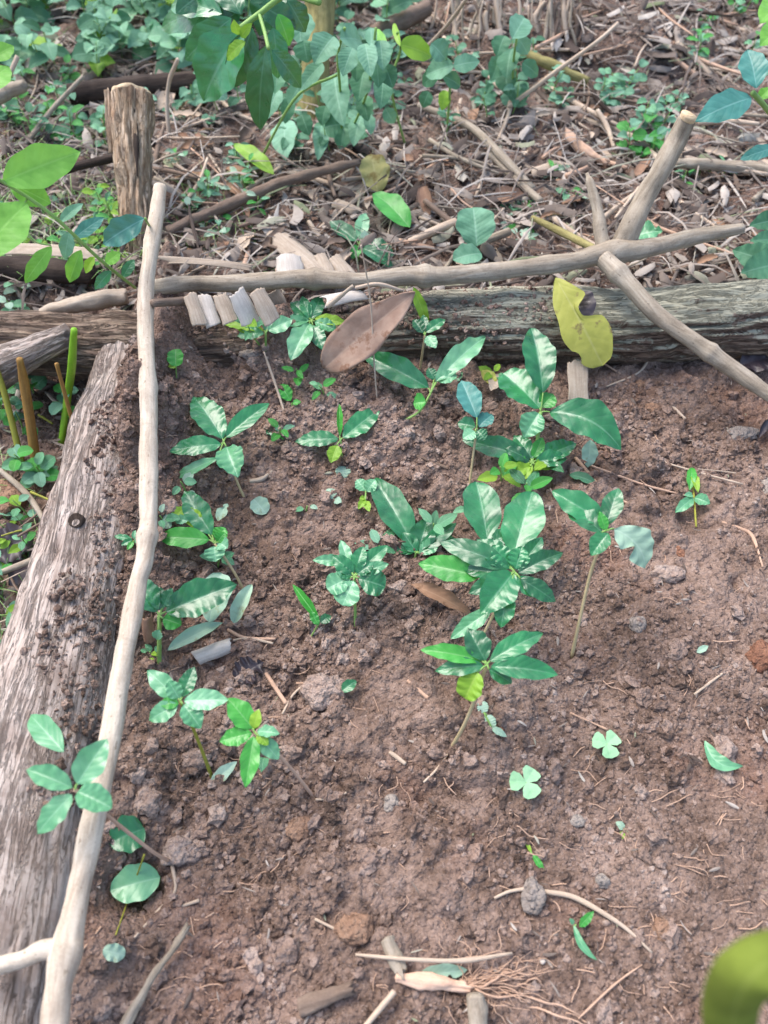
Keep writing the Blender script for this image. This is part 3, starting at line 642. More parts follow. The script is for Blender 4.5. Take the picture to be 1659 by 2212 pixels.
seed('low broad leaved seedling at the foot of the tallest one', (1148, 1056), (1150, 1000), [
 (1146, 990, 998, 950, 50, 0, 'g'), (1150, 992, 1110, 940, 40, 6, 'g'), (1156, 998, 1225, 990, 40, -2, 'g'), (1160, 994, 1245, 958, 46, 4, 'g'), (1144, 996, 1090, 968, 34, 6, 'd'), (1152, 990, 1172, 945, 26, 10, 'b'), (1140, 1000, 1092, 996, 34, -2, 'b'), (1156, 1004, 1205, 1000, 34, -4, 'y'), (1146, 1008, 1080, 1030, 34, -6, 'y'), (1148, 1002, 1110, 1045, 30, -8, 'y')], r=.002)
seed('slender seedling with one bluish upright leaf on an orange stem', (1012, 1068), (1030, 925), [
 (1030, 902, 996, 822, 52, 10, 't', dict(bz=8)), (1027, 922, 988, 914, 34, 0, 'g'), (1034, 922, 1064, 896, 36, 2, 't'), (1030, 930, 1050, 950, 30, -6, 'g'), (1026, 932, 1000, 948, 30, -6, 'p')], mids=[(1020, 1000)], stem='pale_stem')
seed('seedling with two big upright leaves in the middle of the bed', (1060, 1290), (1058, 1178), [
 (1054, 1172, 1028, 1040, 78, 8, 'g', dict(b=.6)), (1108, 1205, 1150, 1062, 86, 10, 'g', dict(puck=.022, b=.7)), (1060, 1172, 1110, 1150, 36, 2, 'd')], r=.002)
seed('bushy seedling with dark star shaped whorl in the middle of the bed', (1020, 1430), (1112, 1236), [
 (1100, 1226, 950, 1172, 52, 0, 'd'), (1038, 1246, 903, 1217, 58, -10, 'b', dict(bz=-6)), (1120, 1238, 1216, 1194, 44, 4, 'd'), (1124, 1250, 1200, 1300, 40, -12, 'd'), (1108, 1238, 1038, 1326, 78, -8, 'g', dict(puck=.02)), (1096, 1280, 1082, 1356, 46, -16, 'g'),
 (1060, 1318, 973, 1380, 38, -18, 'p', dict(bz=-12)), (1106, 1228, 1030, 1165, 54, 4, 'd'), (1100, 1222, 1062, 1178, 44, 12, 'g'), (1118, 1232, 1172, 1160, 40, 4, 'g'), (1116, 1246, 1160, 1290, 38, -8, 'g'), (1102, 1244, 1012, 1282, 44, -6, 'd'), (1114, 1230, 1128, 1180, 46, 8, 'g'), (1100, 1240, 1000, 1230, 44, -4, 'g')], mids=[(1050, 1360)], stem='pale_stem')
seed('seedling with one tall corrugated leaf left of the centre cluster', (894, 1222), (898, 1194), [
 (893, 1178, 806, 1032, 68, 10, 'g', dict(puck=.03)), (903, 1190, 924, 1120, 54, 8, 'd'), (892, 1196, 830, 1172, 26, 0, 'g'), (900, 1194, 870, 1150, 34, 6, 'g'), (906, 1196, 950, 1168, 34, 0, 'p'), (905, 1192, 986, 1130, 36, 4, 'g'), (888, 1190, 838, 1190, 20, 0, 'd')])
seed('compact light green seedling left of the centre cluster', (768, 1362), (766, 1246), [
 (748, 1215, 675, 1210, 26, 2, 'p'), (758, 1236, 736, 1166, 28, 8, 'p'), (772, 1236, 838, 1178, 36, 6, 'g'), (774, 1240, 840, 1218, 28, 2, 'p'), (756, 1248, 706, 1272, 48, -4, 'p', dict(b=.5)), (774, 1250, 832, 1268, 58, -6, 'g', dict(b=.5)), (764, 1254, 740, 1308, 54, -10, 'p', dict(b=.5)),
 (764, 1240, 718, 1200, 36, 4, 'g'), (768, 1238, 785, 1180, 34, 6, 'g'), (770, 1242, 808, 1215, 32, 4, 'd'), (760, 1244, 725, 1232, 32, 2, 'g')])
seed('tall seedling on a long bare stem at the right with one withered leaf', (1233, 1428), (1312, 1146), [
 (1304, 1130, 1192, 1060, 60, 4, 'g'), (1300, 1150, 1217, 1090, 52, -2, 'd'), (1310, 1134, 1336, 1054, 44, 10, 'g'), (1314, 1152, 1277, 1201, 44, -10, 'g'), (1326, 1142, 1394, 1228, 74, -28, 'w', dict(sidec=-.12, bend=.1, bites=1)), (1308, 1146, 1295, 1105, 22, 10, 'b')], mids=[(1252, 1340), (1278, 1230)], r=.0018, stem='pale_stem', k=.4)
seed('glossy star shaped seedling lowest in the centre of the bed', (972, 1622), (1052, 1436), [
 (1048, 1428, 1010, 1358, 58, 6, 'd'), (1058, 1428, 1173, 1368, 48, 6, 'g'), (1060, 1440, 1206, 1458, 52, -4, 'g'), (1044, 1438, 939, 1450, 38, -4, 'g'), (1040, 1428, 907, 1404, 40, 2, 'b'), (1056, 1446, 1106, 1476, 36, -8, 'g'), (1032, 1452, 1005, 1510, 58, -14, 'y', dict(b=.45, a=.5))], mids=[(1010, 1550)], r=.0018, stem='pale_stem')
seed('bright leaved seedling just right of the pole', (530, 1282), (464, 1174), [
 (452, 1166, 338, 1160, 46, 0, 'b'), (458, 1156, 398, 1060, 54, 6, 'g'), (468, 1166, 488, 1140, 36, 6, 'b'), (474, 1172, 492, 1185, 34, 0, 'p'), (462, 1180, 466, 1214, 44, -6, 'p'), (440, 1140, 392, 1100, 38, 0, 'y'), (470, 1172, 486, 1150, 30, 4, 'b')], mids=[(505, 1235)], stem='pale_stem')
seed('seedling with one long strongly veined leaf right of the pole knot', (344, 1446), (344, 1330), [
 (340, 1322, 284, 1252, 62, 4, 'g', dict(puck=.022)), (358, 1322, 512, 1262, 78, 4, 'g', dict(puck=.035, veins=9)), (350, 1318, 330, 1265, 40, 6, 'd'), (352, 1336, 392, 1350, 44, -6, 'b'), (343, 1360, 340, 1382, 24, -8, 'p'), (352, 1312, 372, 1270, 30, 8, 'd')], r=.0022)
seed('small pale glossy seedling below the white curled bark', (462, 1690), (390, 1515), [
 (384, 1508, 318, 1448, 42, 4, 'p'), (394, 1506, 420, 1440, 36, 6, 'g'), (398, 1514, 494, 1512, 46, 0, 'p'), (384, 1522, 321, 1556, 42, -6, 'p'), (396, 1522, 434, 1574, 48, -10, 'p'), (388, 1510, 362, 1468, 36, 8, 'p'), (386, 1520, 345, 1520, 28, 0, 'b')], mids=[(424, 1590)], stem='olive_stem')
seed('bright green seedling with pointed hanging leaf lower left', (682, 1727), (550, 1582), [
 (546, 1574, 492, 1508, 50, 8, 'b'), (544, 1584, 474, 1602, 40, -2, 'b'), (548, 1590, 530, 1702, 42, -10, 'b'), (556, 1580, 604, 1585, 28, 0, 'p'), (548, 1574, 560, 1532, 26, 8, 'y'), (560, 1592, 602, 1640, 36, -14, 'p'), (556, 1586, 580, 1610, 24, -4, 'y')], mids=[(620, 1650)], stem='root')
seed('four leaved seedling in front of the pole at lower left', (372, 1862), (163, 1706), [
 (166, 1694, 232, 1596, 66, 8, 'p', dict(fold=.35)), (156, 1702, 57, 1662, 52, 4, 'p', dict(fold=.5)), (168, 1710, 242, 1746, 62, -2, 'p', dict(fold=.5, a=.5, b=.6)), (156, 1716, 80, 1802, 52, -14, 'p')], mids=[(330, 1840), (225, 1756)], r=.0018, stem='root', k=.25)
seed('small dark seedling behind the forked branch', (772, 585), (776, 530), [
 (772, 522, 712, 478, 34, 4, 'd'), (778, 518, 788, 460, 30, 10, 'p'), (780, 522, 806, 506, 28, 2, 'w'), (782, 528, 852, 552, 46, -6, 'd'), (778, 532, 760, 560, 26, -4, 'b'), (780, 535, 850, 580, 34, -14, 'd')])
# small seedlings / weeds in bed
def sprout(label, base, crown, leaves, cat='weed', name='sprout', **kw): return plant(name, label, cat, base, crown, leaves, r=kw.pop('r', .0009), **kw)
sprout('tiny grassy weed crossing the pole at mid height', (285, 1200), (288, 1168), [(286, 1166, 245, 1158, 14, 2, 'g'), (286, 1166, 262, 1178, 14, 0, 'g'), (290, 1166, 330, 1150, 16, 4, 'p'), (290, 1168, 325, 1175, 16, 0, 'g'), (288, 1164, 292, 1145, 10, 5, 'p'), (288, 1170, 275, 1188, 12, 0, 'b')])
sprout('small round leaved sprout under the left part of the back log', (382, 826), (380, 792), [(380, 792, 380, 754, 34, 6, 'b', dict(a=.4, b=.45)), (379, 795, 362, 788, 10, 0, 'y')], k=.1)
sprout('tiny grey green sprout in the upper middle soil', (722, 1094), (722, 1078), [(722, 1078, 706, 1056, 24, 4, 'w'), (722, 1080, 738, 1085, 18, 0, 'w')])
sprout('light green sprout left of the corrugated leaf', (786, 1118), (790, 1066), [(790, 1060, 770, 1036, 28, 4, 'p'), (792, 1062, 812, 1036, 30, 4, 'p'), (788, 1080, 774, 1100, 16, 0, 'y'), (790, 1082, 798, 1105, 16, 0, 'y'), (790, 1076, 776, 1078, 12, 0, 'y')])
sprout('pale two leaved sprout right of the wavy leaved seedling', (968, 840), (972, 822), [(970, 820, 945, 812, 22, 4, 'p'), (974, 820, 1000, 805, 26, 4, 'p'), (972, 824, 960, 836, 18, -2, 'p')])
sprout('small green leaf standing among twigs in the upper left soil', (636, 905), (630, 870), [(628, 866, 604, 830, 30, 6, 'b'), (632, 872, 650, 868, 14, 0, 'b')])
sprout('small sprout with twin leaves between two upper seedlings', (605, 945), (600, 920), [(600, 920, 580, 905, 28, 2, 'p'), (602, 920, 612, 950, 22, -4, 'b'), (600, 925, 575, 938, 26, -2, 'd')])
sprout('faded creeping weed behind the bright leaved seedling', (360, 1150), (372, 1120), [(370, 1120, 340, 1112, 30, 0, 'w'), (374, 1120, 400, 1096, 28, 2, 'y'), (370, 1126, 352, 1140, 26, -4, 'w'), (378, 1122, 408, 1125, 22, 0, 'p')])
sprout('limp two leaved sprout drooping over the lower right soil', (1232, 2008), (1244, 1998), [(1240, 1998, 1290, 2074, 16, -4, 'p', dict(sidec=.14)), (1252, 2002, 1283, 1968, 18, 10, 'b'), (1240, 1996, 1230, 1984, 10, 3, 'p')])
sprout('thin green sprout with one leaf tip in the lower right', (1132, 1818), (1150, 1845), [(1150, 1845, 1176, 1884, 14, -2, 'b'), (1148, 1842, 1134, 1816, 8, 2, 'y')], k=1)
sprout('round leaved pale weed hanging under the star shaped seedling', (1080, 1600), (1045, 1540), [(1045, 1540, 1040, 1515, 24, 2, 'w', dict(a=.4, b=.4)), (1052, 1545, 1062, 1575, 28, -2, 'w', dict(a=.4, b=.4)), (1062, 1572, 1095, 1592, 16, -2, 'w')], k=.8)
sprout('greyish sprig half buried in the lower right soil', (1335, 1800), (1350, 1790), [(1350, 1790, 1392, 1796, 24, 2, 'V'), (1348, 1792, 1330, 1775, 18, 2, 'w'), (1346, 1796, 1340, 1815, 12, 0, 'y')], k=.9)
sprout('tiny two leaf sprout right of the big seedlings', (1270, 985), (1272, 1000), [(1270, 975, 1262, 1010, 30, -4, 'w'), (1275, 1000, 1300, 990, 20, 0, 'w')], k=.9)
sprout('thin dark green weed at the left of the compact seedling', (660, 1395), (690, 1345), [(690, 1342, 632, 1262, 28, 6, 'b', dict(fold=.8)), (692, 1345, 715, 1330, 22, 2, 'd'), (688, 1350, 670, 1320, 18, 2, 'b')])
# clovers
def clover(label, cx, cy, r_, rot):
    b = G(cx+10, cy+20, -.002); c = G(cx, cy, .012); e = empty('clover', b); tag(e, label, 'clover', 'clovers on the soil')
    mk('stem', *tube([b, (b+c)/2, c], [.0006]*3, 6, 5), 'g_stem', e)
    for k in range(3):
        a = R(rot+120*k); w_ = wid(c, r_)
        for sgn in (-1, 1):
            pass
        d = Vector((math.sin(a), math.cos(a), 0)); t = c+d*w_
        V, F_, U = leaf_geo(c, t, w_*1.15, (0, -.1, 1), nu=12, nv=5, a=.85, b=.40, bend=.04, fold=.16, wave=.01, puck=0, seed=k, veins=5)
        # heart notch
        T = U[:, 0]; cvv = np.abs(U[:, 1]*2-1); V = V-np.outer(np.maximum(0, T-.45)*.42*w_*(1-cvv)**1.2/.55, np.array(d))
        mk('leaflet', V, F_, U, 'leaf_clover', e)
clover('clover with three joined pale leaflets lying flat, the lower left one', 1136, 1690, 36, 35)
clover('clover with three pale leaflets, the upper right and brighter one', 1311, 1607, 32, 50)

# ------------------------------------------------------------------ single leaves, husks, bark pieces
def sleaf(label, pts, kd, name='fallen_leaf', cat='leaf', h=(.006, .006), group=None, solid=0, up=.8, cm=.4, jx=0, jy=0, **kw):
    bx, by, tx, ty, wp = pts; b = G(bx, by, h[0]); t = G(tx, ty, h[1]); sd_[0] += 1
    o = dict(seed=sd_[0]); o.update(kw)
    g = leaf_geo(b, t, wid((b+t)/2, wp)*1.05, camhint(b, up, cm, jx, jy), **o)
    ob = mk(name, *g, KN.get(kd, kd)); tag(ob, label, cat, group)
    if solid: m = ob.modifiers.new('thickness', 'SOLIDIFY'); m.thickness = solid
    return ob
sleaf('single pale green leaf lying on the bark log at lower left', (138, 1624, 66, 1545, 52), 'p', h=(.095, .10), fold=.3)
BS = -1
sleaf('large yellow leaf with a dark bitten patch hanging on the back log', (1200, 600, 1302, 790, 92), 'Y', h=(.115, .05), bend=.08, a=.75, b=.45, wave=.02, wf=1.5, fold=.12, nu=40, nv=8, up=.3, cm=1.0, jx=0, jy=0, bite=((.42, BS, .8, .10), (.80, -BS, .2, .06)))
sleaf('purple brown rotten leaf scrap behind the yellow leaf', (1236, 632, 1270, 700, 70), 'r', h=(.100, .088), wave=.03, up=.3, cm=1.0)
sleaf('yellow tan dead leaf standing in the litter behind the branch', (815, 415, 802, 332, 62), 'T', h=(.02, .05), wave=.08, a=.5, b=.6)
sleaf('fresh dark green leaf lying behind the forked branch', (885, 492, 806, 418, 56), 'b', h=(.03, .04), wave=.04)
sleaf('pale yellow green leaf in the litter right of the cut post', (592, 378, 503, 312, 36), 'y', h=(.03, .04), wave=.05)
sleaf('big pale round ribbed leaf behind the forked branch', (1030, 532, 1022, 448, 82), 'v', h=(.05, .08), a=.5, b=.5, puck=.02, veins=9)
sleaf('second smaller round ribbed leaf touching the forked branch', (1040, 548, 978, 562, 52), 'v', h=(.05, .06), a=.5, b=.55, puck=.02)
sleaf('round green leaf lying under a thin stalk at lower left', (346, 1896, 238, 1924, 76), 'p', h=(.012, .012), a=.55, b=.6, wave=.03)
sleaf('dark glossy leaf down in the hollow beside the pole', (312, 1790, 235, 1822, 78), 'd', h=(.012, .01), a=.55, b=.6, puck=.03)
sleaf('pale curled grey green leaf beside the brown clod at lower left', (222, 2052, 270, 2064, 34), 'w', h=(.01, .012), a=.5, b=.5, wave=.1)
sleaf('withered pale leaf with a hole below the long veined leaf', (478, 1238, 452, 1345, 68), 'w', h=(.05, .04), wave=.06, a=.5, b=.7, bites=1)
sleaf('long curled grey green dead leaf left of the white bark curl', (362, 1405, 482, 1345, 40), 'w', h=(.02, .025), curl=1.2, wave=.03)
sleaf('folded pale leaf standing on the soil right of the veined leaf', (505, 1346, 545, 1262, 44), 'w', h=(.02, .04), fold=.8, a=.5, b=.6)
sleaf('small pale leaf at the foot of the bright green seedling', (456, 1698, 512, 1645, 30), 'w', h=(.006, .012), fold=.4)
sleaf('tiny teal leaf on the soil in the centre', (738, 1494, 770, 1470, 26), 'g', h=(.008, .008))
sleaf('curved pale green leaf wrapped round a clod at the right', (1522, 1600, 1606, 1655, 34), 'p', h=(.008, .01), sidec=.30, wave=.04, fold=.3)
sleaf('brown curled dead leaf lying in the middle of the bed', (888, 1262, 1020, 1330, 44), 'x', h=(.03, .02), curl=1.3, bend=.10, wave=.1, bites=1)
sleaf('small pinkish tan leaf scrap at the left of the tallest seedling', (1078, 810, 1060, 845, 30), 'husk', h=(.02, .02), wave=.05)
sleaf('yellow green small leaf left of the tallest seedling', (1070, 832, 1040, 800, 28), 'Y', h=(.02, .025))
sleaf('grey withered leaf hanging under the right large leaf', (1275, 950, 1270, 1010, 34), 'w', h=(.04, .01), bites=1, wave=.06)
sleaf('green leaf scrap at the foot of the right seedlings', (1230, 1025, 1290, 1045, 24), 'V', h=(.01, .012), bites=1)
sleaf('dull pale leaf half buried in the upper left soil', (575, 1110, 548, 1078, 40), 'w', h=(.006, .01), a=.5, b=.5)
sleaf('small pale leaf scrap right of the bright leaved seedling', (470, 1125, 492, 1088, 24), 'w', h=(.02, .02), bites=2)
sleaf('dark rotten leaf left of the bark log', (70, 1160, -10, 1200, 90), 'r', h=(.02, .01), wave=.08)
sleaf('second dark curled leaf left of the bark log', (80, 1215, 20, 1265, 60), 'r', h=(.015, .02), wave=.08, curl=1)
sleaf('black wet leaf clump right of the white bark curl', (505, 1470, 570, 1430, 60), 'r', h=(.008, .012), wave=.14, wf=5, bites=2)
sleaf('dark leaf scrap by the thin weed in the centre', (668, 1372, 715, 1350, 34), 'r', h=(.008, .008), wave=.08)
sleaf('dark purple wet leaf under the end of the slanting arm', (1598, 790, 1665, 775, 60), 'r', h=(.02, .02), wave=.06)
sleaf('small dark pebble like leaf at the right edge', (1640, 945, 1665, 905, 26), 'r', h=(.01, .014), curl=1.5)
sleaf('torn pale leaf on the bed under the star seedling roots', (1505, 1410, 1530, 1395, 14), 'w', h=(.005, .008))
sleaf('pale leaf under the forked branch near its crossing', (1370, 510, 1432, 500, 50), 'p', h=(.04, .05), bites=2, wave=.08)
sleaf('hanging leafy strip under the middle of the forked branch', (893, 620, 925, 705, 24), 'y', h=(.10, .05), wave=.06, up=.2, cm=.9)
sleaf('faded leaf among roots at the bottom edge', (900, 2110, 1010, 2095, 34), 'w', h=(.005, .006), bites=2)
# leaves of the curved near leaf at bottom right (close to the lens)
def archleaf():
    pts = [(1590, 2330), (1584, 2215), (1600, 2145), (1642, 2092), (1700, 2066), (1790, 2060)]
    zz = [.38, .44, .475, .485, .48, .46]; C = [A(x, y, z) for (x, y), z in zip(pts, zz)]
    Cc, RR = catmull(C, [.0100, .0106, .0108, .0104, .0095, .005], 40); V, U, Fc = [], [], []; C_ = np.array(Cc); T = np.gradient(C_, axis=0)
    for i in range(40):
        t = T[i]/np.linalg.norm(T[i]); c2 = np.array(CAM)-C_[i]; n = c2-t*c2.dot(t); n /= np.linalg.norm(n); n = n*.75+np.array([0, 0, .5]); n -= t*n.dot(t); n /= np.linalg.norm(n); s = np.cross(t, n)
        for j in range(13):
            v = j/6-1; an = v*1.15; r = RR[i]
            V.append(C_[i]+s*math.sin(an)*r/math.sin(1.15)+n*(math.cos(an)-1)*r*.9); U.append((i/39, (v+1)/2))
    for i in range(39):
        for j in range(12): Fc.append((i*13+j, i*13+j+1, i*13+j+14, i*13+j+13))
    base = G(1700, 2300, 0); e = empty('arching_plant', base); tag(e, 'blurred yellow green arching leaf close to the lens at bottom right', 'leaf')
    o = mk('leaf_blade', np.array(V), Fc, np.array(U), 'leaf_arch', e); m = o.modifiers.new('thickness', 'SOLIDIFY'); m.thickness = .0012
    mk('stem', *tube([base, base.lerp(C[0], .5)+Vector((.03, -.02, 0)), C[0]], [.004, .0035, .003], 20, 8), 'g_stem', e)
archleaf()
# husk sheets
def sheet(label, pts, mat, h=(.01, .01), curl=.8, name='dry_husk', cat='husk', thick=.0012, ragged=.05, group=None, up=.8, cm=.4, jx=0, jy=0, nu=20, nv=6, taper=0.0, seed=None, bend=.03):
    bx, by, tx, ty, wp = pts; b = G(bx, by, h[0]); t = G(tx, ty, h[1]); sd_[0] += 1; rs = random.Random(sd_[0])
    ax = t-b; L = ax.length; a = ax/L; hn = camhint(b, up, cm, jx, jy); n0 = (hn-a*hn.dot(a)).normalized(); s = a.cross(n0); W = wid((b+t)/2, wp)
    V, U, Fc = [], [], []; m = 2*nv+1
    e0 = [math.sin(j*.45+sd_[0]) for j in range(m)]; e1 = [rs.uniform(-1, 1) for _ in range(m)]
    for i in range(nu+1):
        T = i/nu
        for j in range(m):
            v = j/nv-1; r = W/2*(1-taper*T)*(1+.04*math.sin(T*9+sd_[0])); an = v*curl
            if curl > .05: la, uu = math.sin(an)*r/max(.4, min(1, math.sin(min(curl, 1.57)))), (math.cos(an)-1)*r
            else: la, uu = v*r, 0
            x = L*T + L*ragged*(e0[j]*(1-T)**6+e1[j]*T**6)
            x += L*.05*math.sin(v*1.6+sd_[0]*1.7)*(T-.5)*2*(ragged > .02)
            V.append(b+a*x+s*la+n0*(uu+bend*L*4*T*(1-T)+.02*W*math.sin(T*7+v*2+sd_[0]))); U.append((v*W, x))
    for i in range(nu):
        for j in range(2*nv): Fc.append((i*m+j, i*m+j+1, (i+1)*m+j+1, (i+1)*m+j))
    o = mk(name, np.array([x[:] for x in V]), Fc, np.array(U), mat); tag(o, label, cat, group)
    md = o.modifiers.new('thickness', 'SOLIDIFY'); md.thickness = thick; return o
sleaf('large brown pinkish pointed dry sheath leaning diagonally on the middle of the back log', (700, 796, 897, 632, 92), 'sheath', name='dry_sheath', cat='dry sheath', h=(.03, .125), a=.55, b=.85, bend=.07, fold=.22, wave=.045, wf=2.2, solid=.002, up=.35, cm=1.0, jx=0, jy=0, nu=36, nv=7)
sheet('short upright tan bark strip below the yellow leaf', (1250, 872, 1247, 775, 44), 'husk', h=(.012, .05), curl=.4, thick=.0015)
GH = 'pale broken husk pieces around the forked branch'
for lab, p, m_, h in [('wide brown and cream husk strip above the left half of the forked branch', (592, 502, 688, 588, 38), 'husk', (.03, .05)),
  ('square cream husk piece touching the forked branch', (628, 590, 622, 548, 42), 'bark_white', (.05, .06)),
  ('narrow cream husk strip beside the square piece', (712, 592, 690, 545, 20), 'husk', (.05, .05)),
  ('short cream husk strip right of the narrow one', (748, 590, 718, 552, 28), 'husk', (.05, .05)),
  ('leftmost pale husk piece under the forked branch', (432, 700, 410, 636, 22), 'husk', (.080, .10)),
  ('second pale husk piece under the forked branch', (462, 702, 440, 636, 22), 'bark_white', (.080, .105)),
  ('rounded pale husk piece under the forked branch', (500, 698, 474, 634, 24), 'husk', (.080, .10)),
  ('broad beige husk piece under the forked branch', (545, 700, 512, 630, 30), 'bark_white', (.080, .105)),
  ('pale husk piece under the forked branch beside the pale seedling', (590, 694, 556, 628, 28), 'husk', (.080, .10)),
  ('husk piece right of the olive leaved seedling', (610, 668, 590, 630, 30), 'husk', (.03, .06)),
  ('cream husk sliver between branch and brown slab', (700, 648, 790, 632, 22), 'bark_white', (.09, .09))]:
    sheet(lab, p[:4]+(p[4]*1.5,), m_, h=h, curl=1.0, group=GH, ragged=.03, taper=.12, thick=.0009)
sheet('white flake standing in the litter left of centre', (570, 500, 590, 470, 22), 'bark_white', h=(.02, .03), curl=.6)
sheet('thin white curled flake beside the standing white flake', (594, 478, 602, 440, 14), 'bark_white', h=(.02, .04), curl=.6, taper=.8)
sheet('white rolled bark curl lying below the withered leaves', (418, 1418, 500, 1388, 34), 'bark_white', h=(.018, .018), curl=2.1, name='bark_curl', cat='bark curl', ragged=.04)
sheet('brown rolled bark curl standing behind the pole knot', (320, 1392, 314, 1338, 24), 'husk_brown', h=(.01, .05), curl=2.3, name='bark_curl', cat='bark curl')
sheet('curled pale husk shell stacked under the tan dead leaf', (730, 410, 790, 400, 26), 'husk', h=(.02, .02), curl=1.3)
sheet('second curled husk shell under the tan dead leaf', (722, 432, 775, 455, 26), 'husk', h=(.02, .02), curl=1.3)
sheet('curled brown husk at the right back litter', (1180, 350, 1235, 360, 26), 'husk', h=(.02, .02), curl=1.2)
sheet('beige curled leaf behind the right crossing', (1150, 372, 1200, 352, 24), 'husk', h=(.02, .02), curl=1.0)
sheet('broad pale bark plank on the left dark log', (-20, 537, 205, 548, 30), 'husk', h=(.09, .09), curl=.4)
sheet('narrow plank behind the forked branch at left', (345, 560, 545, 578, 22), 'husk', h=(.05, .05), curl=.3)

